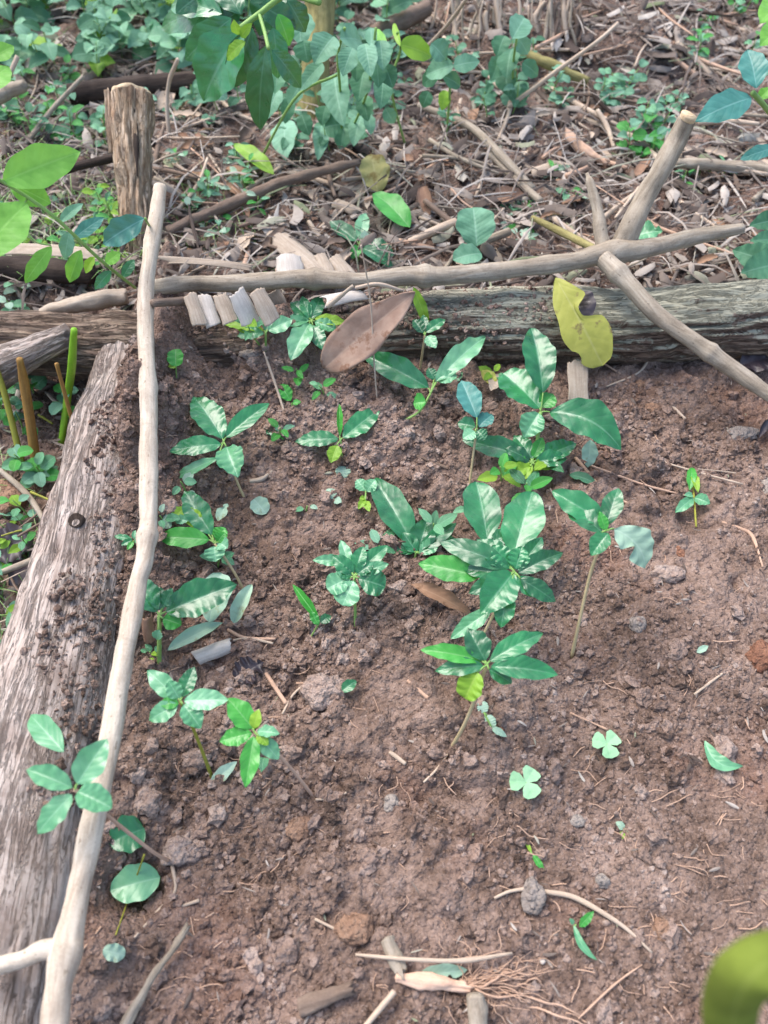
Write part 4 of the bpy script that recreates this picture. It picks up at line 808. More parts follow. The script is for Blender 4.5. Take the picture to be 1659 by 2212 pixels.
# ------------------------------------------------------------------ sticks and roots placed by hand
def stick(label, pts, mat='twig', name='stick', cat='stick', h=.006, group=None, wob=.0, n=24, seg=8, amp=.0003, fis=0, jag=0, flat=1):
    P = []; Rr = []
    for q in pts:
        x, y, w_ = q[:3]; hh = q[3] if len(q) > 3 else h; p = G(x, y, hh); P.append(p); Rr.append(wid(p, w_)/2)
    o = mk(name, *tube(P, Rr, n, seg, amp=amp, afreq=70, seed=len(label), wob=wob, fis=fis, jag=jag, flat=flat), mat); tag(o, label, cat, group); return o
ST = [
 ('long thick brown stick slanting behind the cut post', [(365, 500, 24, .03), (500, 440, 25, .03), (640, 385, 24, .04), (776, 350, 18, .05)], 'twig'),
 ('pale double stick slanting down in the right litter, upper one', [(905, 228, 14, .03), (1010, 270, 16, .03), (1080, 335, 20, .03), (1150, 410, 20, .02)], 'branch'),
 ('pale double stick slanting down in the right litter, lower one', [(1060, 335, 14, .02), (1110, 385, 16, .02), (1168, 435, 16, .02)], 'branch'),
 ('dark bare stick running left from the cut post', [(75, 392, 16, .06), (160, 362, 18, .06), (250, 340, 19, .06)], 'dark_wood'),
 ('long thin pale stick rising to the upper right', [(1098, 232, 10, .03), (1200, 155, 10, .10), (1290, 90, 9, .16), (1335, 50, 8, .18)], 'straw'),
 ('crooked pale stick meeting the long thin one', [(1072, 128, 9, .10), (1092, 175, 12, .06), (1102, 225, 12, .03), (1090, 270, 9, .02), (1074, 305, 6, .01)], 'straw'),
 ('thick mossy stick above the long thin one at the back', [(1128, 112, 22, .06), (1200, 145, 22, .05), (1270, 178, 20, .03)], 'mossy'),
 ('pale round branch lying at the right edge behind the fork', [(1462, 352, 20, .03), (1560, 358, 25, .03), (1640, 364, 26, .03), (1720, 382, 24, .03)], 'branch'),
 ('brown leaning stick beyond the weeds at upper left', [(55, 312, 10, .02), (110, 240, 11, .05), (180, 165, 9, .08)], 'branch'),
 ('upright curved pale stem right behind the cut post', [(384, 128, 9, .14), (366, 175, 9, .10), (361, 230, 9, .06), (367, 312, 10, .0)], 'straw'),
 ('dark log lying in the shade behind the cut post', [(150, 205, 44, .03), (280, 190, 46, .03), (450, 175, 42, .03)], 'dark_wood'),
 ('grey blunt branch end at the left edge', [(-40, 225, 34, .08), (10, 200, 34, .08), (55, 184, 24, .09)], 'branch'),
 ('thin pale stick above the grey blunt branch end', [(-10, 195, 10, .12), (20, 160, 10, .14), (38, 122, 10, .16)], 'straw'),
 ('short thick brown limb at the very top', [(800, 78, 32, .05), (860, 48, 38, .06), (925, 18, 36, .06)], 'twig'),
 ('thin pale stick leaning down from the top edge', [(1012, -8, 8, .2), (965, 55, 8, .12), (916, 108, 7, .05)], 'straw'),
 ('short reddish stick at the upper right', [(1462, 92, 10, .02), (1500, 125, 13, .02), (1535, 162, 12, .02)], 'straw'),
 ('second short stick left of the reddish one', [(1450, 121, 8, .02), (1502, 162, 10, .02)], 'root'),
 ('dark curved stem among the right weeds', [(1274, 178, 9, .04), (1290, 215, 10, .03), (1326, 250, 8, .02)], 'dark_wood'),
 ('pale bent stalk right of the small weeds', [(1290, 238, 10, .04), (1312, 275, 11, .03), (1326, 318, 8, .02)], 'straw'),
 ('brown thick stick beneath the small right weeds', [(1218, 286, 22, .02), (1262, 325, 22, .02), (1310, 352, 14, .02)], 'root'),
 ('pale green stalk running to the branch crossing', [(1150, 470, 12, .04), (1220, 505, 17, .05), (1290, 540, 16, .08)], 'mossy'),
 ('pale stick just behind the middle of the forked branch', [(884, 523, 16, .02), (935, 500, 19, .03), (985, 480, 19, .03)], 'straw'),
 ('dull thick stick behind the right of the middle', [(1000, 540, 16, .03), (1100, 500, 18, .03)], 'branch'),
 ('thin twig under the right branch stub', [(1380, 405, 7, .03), (1330, 470, 8, .04)], 'straw'),
 ('short twig leaning against the forked branch left of the sheath', [(708, 662, 11, .09), (762, 618, 9, .13)], 'husk'),
 ('dark curved twig under the forked branch', [(712, 648, 14, .06), (760, 660, 14, .06), (790, 672, 8, .05)], 'twig'),
 ('curved straw loop lying on the forked branch', [(768, 622, 8, .13), (815, 614, 9, .135), (870, 628, 7, .12)], 'straw'),
 ('grey brown stick lying behind the left end of the forked branch', [(330, 655, 18, .06), (400, 650, 20, .06), (468, 646, 18, .06)], 'twig'),
 ('pale weathered branch behind the left part of the back log', [(90, 676, 24, .06), (180, 655, 38, .06), (270, 640, 36, .03)], 'husk'),
 ('dark round log at the left edge behind the back log', [(-40, 578, 58, .03), (90, 585, 56, .03), (200, 592, 44, .03)], 'dark_wood'),
 # on the bed
 ('long thin bent straw right of the big seedlings', [(1200, 935, 7), (1239, 984, 8), (1312, 1063, 7), (1395, 1103, 5)], 'root'),
 ('thin straw reaching right towards the fallen sprig', [(1262, 1000, 5), (1300, 1015, 6), (1400, 1050, 6), (1482, 1070, 4)], 'root'),
 ('curved thin root at the right edge of the bed', [(1560, 1128, 6), (1600, 1142, 8), (1626, 1160, 8), (1648, 1225, 5)], 'root'),
 ('long pale curved root right of the grey brown stone', [(1176, 1926, 9), (1239, 1938, 12), (1312, 1978, 11), (1360, 2012, 9), (1408, 2058, 6)], 'straw'),
 ('short pale root left of the grey brown stone', [(1068, 1940, 5), (1100, 1926, 8), (1135, 1920, 9)], 'straw'),
 ('long pale straight straw near the bottom', [(768, 2062, 6, .01), (880, 2072, 9, .02), (1000, 2075, 10, .02), (1106, 2059, 6, .012)], 'straw'),
 ('stubby grey stick standing on the pinkish root', [(835, 2028, 34, .012), (850, 2062, 34, .012), (868, 2104, 26, .012)], 'branch'),
 ('thick pinkish peeled root at the bottom centre', [(856, 2112, 26, .012), (930, 2122, 32, .012), (1010, 2132, 26, .01)], 'pink_root'),
 ('short thick grey brown stick at the bottom', [(646, 2176, 28, .01), (700, 2158, 29, .01), (756, 2138, 24, .01)], 'twig'),
 ('pale splinter at the bottom edge', [(785, 2222, 13, .01), (852, 2142, 14, .015)], 'straw'),
 ('pale blunt stick rising from the bottom edge', [(1026, 2150, 36, .02), (1030, 2190, 50, .015), (1032, 2250, 50, .01)], 'branch'),
 ('long grey split stick at the lower left', [(262, 2230, 24, .01), (330, 2110, 22, .014), (378, 2045, 18, .02), (404, 2002, 8, .025)], 'branch'),
 ('thin bent root hanging from the lower left seedling', [(372, 1868, 8), (378, 1925, 8), (340, 1970, 8), (290, 2026, 6)], 'straw'),
 ('thin yellow green stalk across the round leaf', [(312, 1846, 5, .03), (280, 1935, 5, .022), (250, 2020, 4, .006)], 'olive_stem'),
 ('thin twig beside the pole near the bottom', [(176, 2056, 5), (218, 2002, 6)], 'root'),
 ('short white chip lying in the lower centre', [(842, 1624, 9), (876, 1650, 7)], 'straw'),
 ('short brown twig in the centre right of the clod', [(880, 1470, 8), (925, 1508, 8)], 'root'),
 ('brown twig left of the centre clod', [(570, 1448, 8), (618, 1520, 9)], 'root'),
 ('forked pale rootlet above the centre clod', [(610, 1542, 6), (634, 1500, 6), (670, 1470, 5), (682, 1464, 4)], 'straw'),
 ('pinkish thin twig running left of the tiny teal leaf', [(640, 1476, 4), (740, 1475, 5)], 'root'),
 ('dry stalk right of the white bark curl', [(496, 1385, 8), (540, 1380, 8), (590, 1390, 5)], 'straw'),
 ('second dry stalk above the white bark curl', [(492, 1360, 6), (530, 1378, 7), (595, 1380, 5)], 'root'),
 ('long thin stem rising from the upper left soil', [(570, 760, 5, .04), (598, 840, 6, .02), (632, 945, 5, 0)], 'straw'),
 ('very thin upright straw in front of the brown sheath', [(780, 530, 4, .20), (800, 650, 4, .12), (808, 780, 4, .05), (815, 870, 4, 0)], 'straw'),
 ('twig lying by the upper seedlings', [(900, 985, 6), (968, 1012, 7)], 'twig'),
 ('small dry root right of the small brown clods', [(1232, 1540, 5), (1310, 1575, 4)], 'root'),
 ('pale rootlets at the foot of the lowest star seedling', [(972, 1622, 6), (945, 1660, 5), (915, 1690, 4)], 'straw'),
 ('thin root trailing right from the lowest star seedling', [(975, 1628, 5), (1030, 1632, 4), (1095, 1655, 3)], 'root'),
 ('thin root trailing from the bright green seedling', [(682, 1727, 7), (720, 1724, 6), (770, 1700, 4), (790, 1680, 3)], 'straw'),
 ('short pale leaf strip in the upper left soil', [(540, 1040, 10), (565, 1035, 12), (588, 1018, 6)], 'husk'),
 ('hooked pale rootlet in the lower centre soil', [(680, 1985, 5), (720, 2005, 7), (740, 2015, 5), (792, 1975, 4)], 'straw'),
 ('short straw in the lower left soil', [(385, 1960, 5), (430, 1945, 6)], 'straw'),
 ('short rootlet by the slanting arm', [(1290, 775, 5, .01), (1340, 808, 5, .006)], 'root'),
 ('branched white rootlet below the slanting arm', [(1412, 735, 5, .02), (1385, 800, 6, .006), (1310, 835, 4)], 'straw'),
 ('small straw on the right soil below the arm', [(1440, 865, 6), (1480, 905, 6)], 'straw'),
 ('tiny pale twig at the centre right', [(1500, 1500, 4), (1560, 1455, 5)], 'straw'),
 ('thin root in the lower right corner soil', [(1250, 2200, 4), (1330, 2125, 5), (1400, 2075, 3)], 'root'),
 ('straight twig leaning on the stone at the left', [(0, 1015, 12, .03), (60, 1070, 14, .03), (105, 1140, 12, .01)], 'branch'),
 ('pale twig lying at the left edge towards the log', [(-20, 1245, 12, .03), (80, 1205, 14, .03), (135, 1170, 14, .03)], 'branch'),
 ('thin olive stalk at the left edge', [(-10, 1400, 8, .03), (60, 1370, 8, .03), (100, 1350, 6, .03)], 'olive_stem'),
]
for s_ in ST: stick(s_[0], s_[1], s_[2], name='root' if 'root' in s_[0].split(' in ')[0] and s_[2] in ('root', 'straw', 'pink_root') else 'stick', cat='root' if 'root' in s_[0] and s_[2] in ('root', 'straw', 'pink_root') else 'stick',
     n=48 if s_[1][0][2] > 18 else 20, seg=20 if s_[1][0][2] > 18 else 8, amp=.0022 if s_[1][0][2] > 18 else .0004, jag=.006 if s_[1][0][2] > 18 else 0, fis=.0012 if s_[1][0][2] > 18 else 0)
# fine root fan from the pinkish root
rf = empty('root_fan', G(1005, 2130, .01)); tag(rf, 'fan of fine reddish roots spreading right from the pinkish peeled root', 'roots')
fans = [[(1005, 2125), (1080, 2150), (1170, 2160), (1250, 2200)], [(1005, 2130), (1100, 2110), (1180, 2125)], [(1010, 2140), (1100, 2175), (1200, 2190), (1290, 2240)], [(1000, 2120), (1060, 2100), (1120, 2070), (1180, 2060)], [(1005, 2128), (1040, 2085), (1100, 2060)], [(960, 2140), (965, 2180), (985, 2230)], [(940, 2135), (900, 2150), (880, 2140)], [(1000, 2110), (1010, 2080), (1075, 2040), (1085, 1990)]]
for k in range(30):
    x, y = 1000, 2125; pts = [(x, y)]; a = rnd.uniform(-1.1, .7)
    for q in range(4): a += rnd.uniform(-.5, .5); x += math.cos(a)*rnd.uniform(25, 60); y += math.sin(a)*rnd.uniform(18, 40); pts.append((x, y))
    fans.append(pts)
for k, f in enumerate(fans):
    P = [G(x, y, .004+.008*rnd.random()) for x, y in f]; r0 = .0011 if k < 3 else .00045
    mk('root', *tube(P, [r0]*(len(P)-1)+[r0*.4], 18, 5, wob=.004, seed=k), 'root', rf)
# rooted fringe: fine rootlets on the soil
parts = []
for k in range(420):
    x, y = rnd.uniform(250, 1659), rnd.uniform(850, 2212) if k % 3 else rnd.uniform(1500, 2212)
    a = rnd.uniform(0, 6.28); pts = [(x, y)]
    for q in range(rnd.choice((2, 3, 3, 4))): a += rnd.uniform(-.7, .7); l = rnd.uniform(8, 26); x += math.cos(a)*l; y += math.sin(a)*l*.8; pts.append((x, y))
    P = [G(x_, y_, .0035) for x_, y_ in pts]; r0 = rnd.uniform(.00025, .0007)
    parts.append(tube(P, [r0]*len(P), 7, 4, wob=.001, seed=k))
tag(mk('rootlets', *join(parts), 'root', origin=(0, 0, 0)), kind='stuff')

# fallen sprig on the right
sp = empty('fallen_sprig', G(1495, 1018, .01)); tag(sp, 'withered green sprig with dry stalks lying on the right soil', 'sprig')
for pts, r_, m_ in [([(1404, 958), (1420, 991), (1493, 1016), (1605, 1046)], .0013, 'straw'), ([(1493, 1016), (1498, 1060), (1504, 1138)], .0013, 'olive_stem'), ([(1420, 991), (1380, 985)], .0008, 'straw'), ([(1493, 1012), (1560, 1018), (1590, 1022)], .0008, 'straw')]:
    mk('stalk', *tube([G(x, y, .008) for x, y in pts], [r_]*len(pts), 16, 6), m_, sp)
for L in [(1498, 1075, 1458, 1108, 24, 0, 'p'), (1500, 1075, 1534, 1088, 28, 0, 'p'), (1495, 1010, 1490, 1060, 20, 0, 'b'), (1495, 1020, 1508, 1065, 16, 0, 'y'), (1497, 1070, 1478, 1070, 14, 0, 'p')]:
    leaf_part(sp, G(1495, 1040, .012), L, petiole=False)

# cut stems at the left
GC = 'cut stems left of the log'
for lab, pts, m_ in [('yellow green leaning stem at the left edge', [(-10, 790, 12, .12), (15, 870, 13, .08), (52, 1020, 13, 0)], 'olive_stem'),
    ('thick brownish cut stem with a pointed tip', [(42, 775, 14, .16), (56, 850, 21, .11), (82, 1025, 20, 0)], 'rust_stem'),
    ('bright green cut stem standing by the branch stub', [(160, 712, 15, .14), (155, 790, 18, .09), (148, 845, 16, .05), (132, 960, 14, 0)], 'cut_green'),
    ('thin olive stem leaning against the bright green one', [(122, 785, 9, .12), (148, 880, 9, .06), (172, 965, 7, .0)], 'rust_stem')]:
    stick(lab, pts, m_, name='green_shoot', cat='shoot', group=GC, n=24, seg=12)

# ------------------------------------------------------------------ overhanging shoots
lsz = .30
ls = empty('leafy_shoot', A(295, 615, .10)); tag(ls, 'light green leafy shoot leaning in from the left edge over the weeds', 'shoot')
twigs(ls, [(-60, 360, .33), (5, 392, .30), (110, 462, .26), (215, 560, .18), (292, 622, .10)], .0022, 'g_stem', 'stem')
twigs(ls, [(60, 428, .28), (40, 470, .27), (75, 520, .25), (110, 530, .24)], .001, 'g_stem', 'stem')
for L in [((6, 392, 174, 328, 82, 10, 'B', dict(up=.2, cm=1)), .30), ((20, 395, 110, 440, 56, -30, 'B'), .29), ((-50, 560, 60, 440, 96, 10, 'B', dict(up=.2, cm=1)), .32), ((112, 532, 54, 612, 34, -40, 'B'), .22), ((150, 500, 140, 560, 30, -30, 'v'), .22), ((160, 515, 225, 470, 30, 10, 't'), .21),
          ((175, 540, 150, 610, 34, -40, 'B'), .2), ((205, 555, 185, 590, 22, -20, 'y'), .18), ((228, 570, 260, 545, 26, 5, 'B'), .16), ((240, 585, 205, 625, 24, -20, 'g'), .15), ((265, 600, 290, 560, 22, 10, 'g'), .13), ((130, 480, 180, 440, 24, 10, 'v'), .24), ((-20, 130, 30, 100, 40, 5, 'B'), .34), ((-40, 200, 20, 145, 60, 5, 'B'), .33)]:
    blk(ls, *L, veins=10)
bl = empty('leaf_sprig', G(300, 560, .0)); tag(bl, 'bluish green pointed leaf lying across the lower part of the cut post', 'sprig')
blk(bl, (312, 472, 222, 528, 56, -30, 't', dict(wave=.08)), .24); twigs(bl, [(300, 560, .02), (325, 505, .14), (314, 472, .24)], .0016, 'g_stem', 'stem')
rs_ = empty('leafy_shoot', G(1700, 420, 0)); tag(rs_, 'bluish leaved shoot reaching in from the right edge near the branch end', 'shoot')
twigs(rs_, [(1700, 420, .05), (1690, 290, .25), (1658, 238, .33), (1626, 200, .36)], .003, 'g_stem', 'stem')
for L in [((1622, 212, 1502, 262, 64, -10, 't', dict(up=.3, cm=.9)), .36), ((1634, 190, 1614, 108, 58, 20, 't'), .37), ((1672, 320, 1598, 345, 30, -10, 't'), .3), ((1640, 215, 1665, 190, 26, 10, 'B'), .34), ((1700, 60, 1640, 100, 60, 0, 'B'), .36), ((1690, 10, 1640, 50, 60, 0, 'B'), .36), ((1700, 100, 1650, 165, 40, -10, 'v'), .36)]:
    blk(rs_, *L)
re_ = empty('broad_leaf_weed', G(1690, 600, 0)); tag(re_, 'broad toothed green weed leaves at the right edge above the log', 'weed')
for L in [((1690, 580, 1582, 540, 60, 0, 'v2'), .09), ((1690, 570, 1600, 590, 66, -5, 'v2'), .09), ((1690, 475, 1618, 488, 46, 0, 'v2'), .11), ((1690, 520, 1620, 520, 40, 0, 'v2'), .10)]:
    l_ = L[0]; blk(re_, l_[:6]+('V',), L[1], wave=.07, wf=6)
twigs(re_, [(1690, 610, .0), (1692, 560, .08), (1690, 475, .11)], .002, 'g_stem', 'stem')

AUTO = []
def proj(p):
    v = Vector(p)-CAM; d = v.dot(FWD); return CX+FD*v.x/d, CY-FD*v.dot(UPV)/d
# ------------------------------------------------------------------ random weeds from shared leaves
POOL = {}
def pool(kd, shape):
    key = (kd, shape)
    if key not in POOL:
        a, b = {'o': (.55, .8), 'r': (.45, .5), 'l': (.9, 1.0)}[shape]; ms = []
        for k in range(3):
            V_, F_, U_ = leaf_geo((0, 0, 0), (0, 1, 0), 1.0, (0, 0, 1), nu=8, nv=3, a=a, b=b, bend=.08+.05*k, fold=.2+.1*k, wave=.04, seed=k+3, puck=.015, veins=7)
            me = bpy.data.meshes.new('leaf'); me.from_pydata(V_.tolist(), [], F_); li = np.zeros(len(me.loops), np.int32); me.loops.foreach_get('vertex_index', li)
            me.uv_layers.new(name='UVMap').data.foreach_set('uv', np.asarray(U_)[li].astype(np.float32).ravel()); me.materials.append(MAT[KN[kd]])
            me.polygons.foreach_set('use_smooth', np.ones(len(me.polygons), bool)); ms.append(me)
        POOL[key] = ms
    return POOL[key]
def weed(px, py, hgt, n, lw, ll, kinds, label, group, name='weed', cat='weed', shape='o', lean=.25, spread=1.0, rs=rnd):
    b = G(px, py, -.003); e = empty(name, b); tag(e, label, cat, group)
    AUTO.append((e, ('tall ' if hgt > .06 else 'low ')+{4: 'four leaved ', 3: 'three leaved ', 5: 'five leaved ', 6: 'six leaved ', 7: 'seven leaved ', 8: 'eight leaved ', 9: 'nine leaved '}.get(n, '')+'weed', px, py, label))
    top = b+Vector((rs.uniform(-lean, lean)*hgt, rs.uniform(-lean, .1)*hgt, hgt)); pts = [b, b.lerp(top, .5)+Vector((rs.uniform(-.1, .1)*hgt, 0, 0)), top]
    mk('stem', *tube(pts, [.0014, .0012, .0008], 8, 5), 'g_stem', e)
    ph = rs.uniform(0, 6)
    for k in range(n):
        f = .3+.7*(k+1)/n; p = pts[0].lerp(pts[1], f*2) if f < .5 else pts[1].lerp(pts[2], f*2-1)
        a = ph+k*2.4+rs.uniform(-.4, .4); el = rs.uniform(-.35, .45); sc_ = rs.uniform(.7, 1.15)*(1.1-.35*f)
        ax = Vector((math.cos(a)*math.cos(el), math.sin(a)*math.cos(el), math.sin(el)))
        hn = camhint(p, .8, .5, rs.uniform(-.3, .3), rs.uniform(-.3, .3)); nn = (hn-ax*hn.dot(ax)).normalized(); s = ax.cross(nn)
        L_ = ll*sc_; W_ = lw*sc_
        M = Matrix.Identity(4)
        for r_ in range(3): M[r_][0] = s[r_]*W_; M[r_][1] = ax[r_]*L_; M[r_][2] = nn[r_]*W_
        kd = rs.choice(kinds); o = bpy.data.objects.new('leaf', rs.choice(pool(kd, shape))); COL.objects.link(o); o.parent = e
        M.translation = (p-b)+ax*.004*spread; o.matrix_local = M
def patch(n, box, label, group, hgt, nl, lw, ll, kinds, shape='o', name='weed', cat='weed', poly=None):
    for k in range(n):
        x, y = rnd.uniform(box[0], box[2]), rnd.uniform(box[1], box[3])
        weed(x, y, rnd.uniform(*hgt), rnd.randint(*nl), lw*rnd.uniform(.8, 1.2), ll*rnd.uniform(.8, 1.2), kinds, label, group, name, cat, shape)
patch(46, (-40, -10, 420, 190), 'small grey green weed in the leafy cover at the top left', 'weeds covering the ground at top left', (.03, .11), (5, 9), .042, .054, 'vvVppvyV', 'o')
patch(26, (-20, 190, 240, 330), 'low weed among twigs left of the cut post', 'weeds left of the cut post', (.02, .07), (4, 8), .020, .030, 'vVbp', 'o')
patch(10, (330, 170, 520, 300), 'pale ribbed weed right of the cut post top', 'weeds behind the cut post', (.02, .06), (3, 6), .026, .034, 'vvV', 'o')
patch(34, (330, -60, 900, 120), 'leafy weed behind the mossy trunk', 'weeds behind the mossy trunk', (.06, .16), (6, 9), .038, .050, 'vVvpV', 'o')
patch(14, (470, 120, 900, 260), 'leafy weed near the mossy trunk', 'weeds near the mossy trunk', (.04, .12), (5, 9), .032, .044, 'vVv', 'o')
patch(16, (370, 360, 560, 560), 'limp pale weed right of the cut post', 'limp weeds right of the cut post', (.015, .05), (4, 7), .014, .028, 'pwbv', 'l')
patch(26, (-10, 440, 290, 610), 'thin green weed under the leafy shoot at left', 'weeds under the leafy shoot', (.02, .08), (4, 8), .014, .028, 'bBvVy', 'l')
patch(20, (560, 200, 860, 350), 'velvety weed at the foot of the mossy trunk', 'weeds round the mossy trunk', (.02, .08), (4, 7), .022, .032, 'vVV', 'o')
patch(16, (860, 120, 1160, 300), 'dark small weed in the shade of the bank', 'weeds in the shade of the bank', (.02, .08), (4, 8), .020, .028, 'VVv', 'o')
patch(13, (1180, 190, 1460, 300), 'small round leaved weed in the right litter', 'round leaved weeds in the right litter', (.02, .07), (5, 9), .020, .024, 'vpv', 'r')
patch(5, (1340, 280, 1430, 360), 'bright leafy weed left of the cut branch arm', 'bright weeds beside the cut arm', (.03, .07), (5, 8), .026, .036, 'vb', 'o')
patch(10, (1060, 380, 1260, 545), 'wilted pale weed behind the forked branch', 'wilted weeds behind the branch', (.01, .03), (4, 7), .014, .028, 'wpb', 'l')
patch(5, (1420, 380, 1560, 440), 'little grassy weed right of the cut branch arm', 'grassy weeds right of the cut arm', (.01, .04), (5, 8), .006, .022, 'bp', 'l')
patch(10, (0, 850, 150, 1060), 'light green weed between the cut stems', 'weeds between the cut stems', (.02, .07), (4, 7), .022, .028, 'pvb', 'r')
patch(16, (-20, 1120, 70, 1560), 'weed growing left of the bark log', 'weeds left of the bark log', (.01, .05), (4, 7), .014, .024, 'pvby', 'l')
patch(6, (0, 640, 60, 760), 'pale wilted weed on the left end of the back log', 'weeds at the left end of the back log', (.02, .05), (4, 6), .018, .026, 'wp', 'r')
patch(22, (-60, -120, 1700, -20), 'leafy weed beyond the top of the picture', 'weeds at the far edge', (.05, .14), (6, 9), .032, .045, 'vVVb', 'o')
patch(12, (1500, 0, 1680, 160), 'pale weed in the upper right corner', 'weeds in the upper right corner', (.02, .07), (4, 7), .018, .03, 'vpb', 'o')
for (x_, y_, hh_, n_, lw_, ll_, kk_, lb_) in [(600, 950, .03, 5, .012, .022, 'pvb', 'pale small weed between the upper left seedlings'), (700, 860, .03, 5, .012, .022, 'pb', 'little weed above the small three leaved seedling'), (400, 1075, .03, 4, .016, .022, 'pw', 'faded weed behind the bright leaved seedling'),
  (355, 1130, .02, 5, .014, .020, 'wp', 'faded weed touching the pole beside the bright seedling'), (950, 1165, .04, 6, .016, .034, 'gVp', 'green weed between corrugated leaf and centre cluster'), (1085, 1050, .05, 6, .018, .03, 'yb', 'yellow green weed behind the two big upright leaves'), (830, 1200, .03, 5, .014, .03, 'gv', 'green weed right of the compact seedling'),
  (1130, 1085, .05, 5, .016, .032, 'bg', 'bright weed behind the right upright leaf'), (560, 745, .05, 6, .016, .034, 'pgy', 'glossy weed at the left foot of the back log mound'), (1000, 1120, .03, 4, .012, .024, 'Vp', 'weed left of the tallest upright leaves'), (470, 1230, .03, 4, .018, .026, 'pw', 'pale weed above the withered leaf with a hole'),
  (745, 760, .02, 4, .010, .02, 'pw', 'tiny weed in front of the brown sheath'), (640, 830, .03, 4, .012, .026, 'b', 'tiny weed among the upper left twigs'), (660, 1110, .015, 3, .01, .014, 'wp', 'tiny weed in the soil left of the light green sprout'), (1180, 1020, .03, 5, .018, .034, 'gy', 'low weed at the foot of the tallest seedling'),
  (580, 1640, .02, 5, .014, .02, 'pw', 'ragged weed right of the bright green seedling'), (340, 1420, .02, 5, .008, .012, 'py', 'tiny weed tuft at the foot of the long leaved seedling'), (1060, 830, .03, 4, .014, .022, 'yp', 'small weed left of the tallest seedling')]:
    weed(x_, y_, hh_, n_, lw_, ll_, kk_, lb_, None); AUTO.pop()
# crumbs spilled on the logs
def spill(name, Q, rad, n, a0, a1, s0, s1):
    bv, bf = I1; Vs = []; Fs = []
    C_, R_ = catmull(Q, rad, 200); C_ = np.array([c[:] for c in C_]); T_ = np.gradient(C_, axis=0)
    for k in range(n):
        i = int(199*nr.uniform(s0, s1)); t = T_[i]/np.linalg.norm(T_[i]); sd = np.cross(t, [0, 0, 1.]); sd /= np.linalg.norm(sd); up_ = np.cross(sd, t)
        a = R(nr.uniform(a0, a1)+16*math.sin(i*.11)+10*math.sin(i*.37+1)); d = up_*math.cos(a)+sd*math.sin(a); c = C_[i]+d*(R_[i]+.001)+t*nr.uniform(-.004, .004); sz = .001+.0032*nr.rand()**2.5
        v = (bv*(1+.3*nr.randn(len(bv), 1).clip(-1.3, 1.3))*(.7+.6*nr.rand(1, 3)))@rotm(1)[0].T*sz+c; Vs.append(v); Fs.append(bf+k*len(bv))
    tag(big_mesh(name, np.vstack(Vs), np.vstack(Fs), 'crumb_soil', False), kind='stuff')
spill('spilled_soil', LQ[::-1], [.064, .060, .056, .050], 1500, 8, 80, .30, 1.0)
spill('spilled_soil', BQ, [.045, .052, .050, .052, .054, .056], 1500, -60, 60, .2, .75)
patch(7, (560, 560, 700, 600), 'tiny weed tuft behind the forked branch', 'tufts behind the forked branch', (.01, .02), (3, 5), .008, .016, 'pb', 'l')

# ------------------------------------------------------------------ litter
GT = 'dry twigs strewn behind the log'
def rtwig(px, py, L, wpx, mat, label, group=GT, name='dry_twig', cat='twig'):
    a = rnd.uniform(0, 6.28); a = rnd.choice((a, rnd.gauss(-.6, .4), rnd.gauss(.5, .4)))
    p = G(px, py, rnd.uniform(.006, .03)); d = Vector((math.cos(a), math.sin(a), rnd.uniform(-.12, .15))); s = Vector((-d.y, d.x, 0))
    m = p+s*L*rnd.uniform(-.08, .08); q0, q1 = p-d*L/2, p+d*L/2
    for q_ in (q0, q1): q_.z = max(q_.z, mz(q_.x, q_.y)+.004)
    r = wid(p, wpx)/2
    o = mk(name, *tube([q0, m, q1], [r, r*.9, r*.6], 9, 6), mat); tag(o, label, cat, group)
    (x0, y0), (x1, y1) = proj(q0), proj(q1); l_ = math.hypot(x1-x0, y1-y0); an = math.degrees(math.atan2(-(y1-y0), x1-x0)) % 180
    AUTO.append((o, ('short ' if l_ < 70 else 'long ' if l_ > 150 else '')+('thick ' if wpx > 8 else 'thin ' if wpx < 6 else '')+dict(straw='pale', twig='brown', branch='grey', root='pinkish', husk='cream', dark_wood='dark', olive_stem='olive')[mat]+' twig '+('lying level' if an < 18 or an > 162 else 'pointing up' if 72 < an < 108 else 'slanting up right' if an < 90 else 'slanting up left'), px, py, label))
for k in range(150):
    x = rnd.uniform(340, 1680); y = rnd.uniform(225, 590)
    if 560 < x < 880 and y < 330: continue
    rtwig(x, y, rnd.uniform(.04, .18), rnd.choice((4, 5, 6, 8, 10, 13)), rnd.choice(('straw', 'twig', 'branch', 'root', 'straw', 'husk')), 'dry twig strewn in the litter behind the back log')
for k in range(50):
    rtwig(rnd.uniform(900, 1680), rnd.uniform(-10, 230), rnd.uniform(.08, .28), rnd.choice((4, 5, 7, 9)), rnd.choice(('straw', 'twig', 'dark_wood', 'root')), 'dry twig tangled on the slope at the upper right', 'dry twigs on the upper slope')
for k in range(34):
    rtwig(rnd.uniform(-10, 480), rnd.uniform(120, 480), rnd.uniform(.06, .2), rnd.choice((4, 6, 8)), rnd.choice(('straw', 'twig', 'branch')), 'dry twig among the weeds at the upper left', 'dry twigs among the left weeds')
for k in range(24):
    rtwig(rnd.uniform(-10, 140), rnd.uniform(860, 1500), rnd.uniform(.03, .09), rnd.choice((4, 6, 8)), rnd.choice(('straw', 'twig', 'olive_stem')), 'thin twig on the low ground left of the bark log', 'twigs left of the bark log')
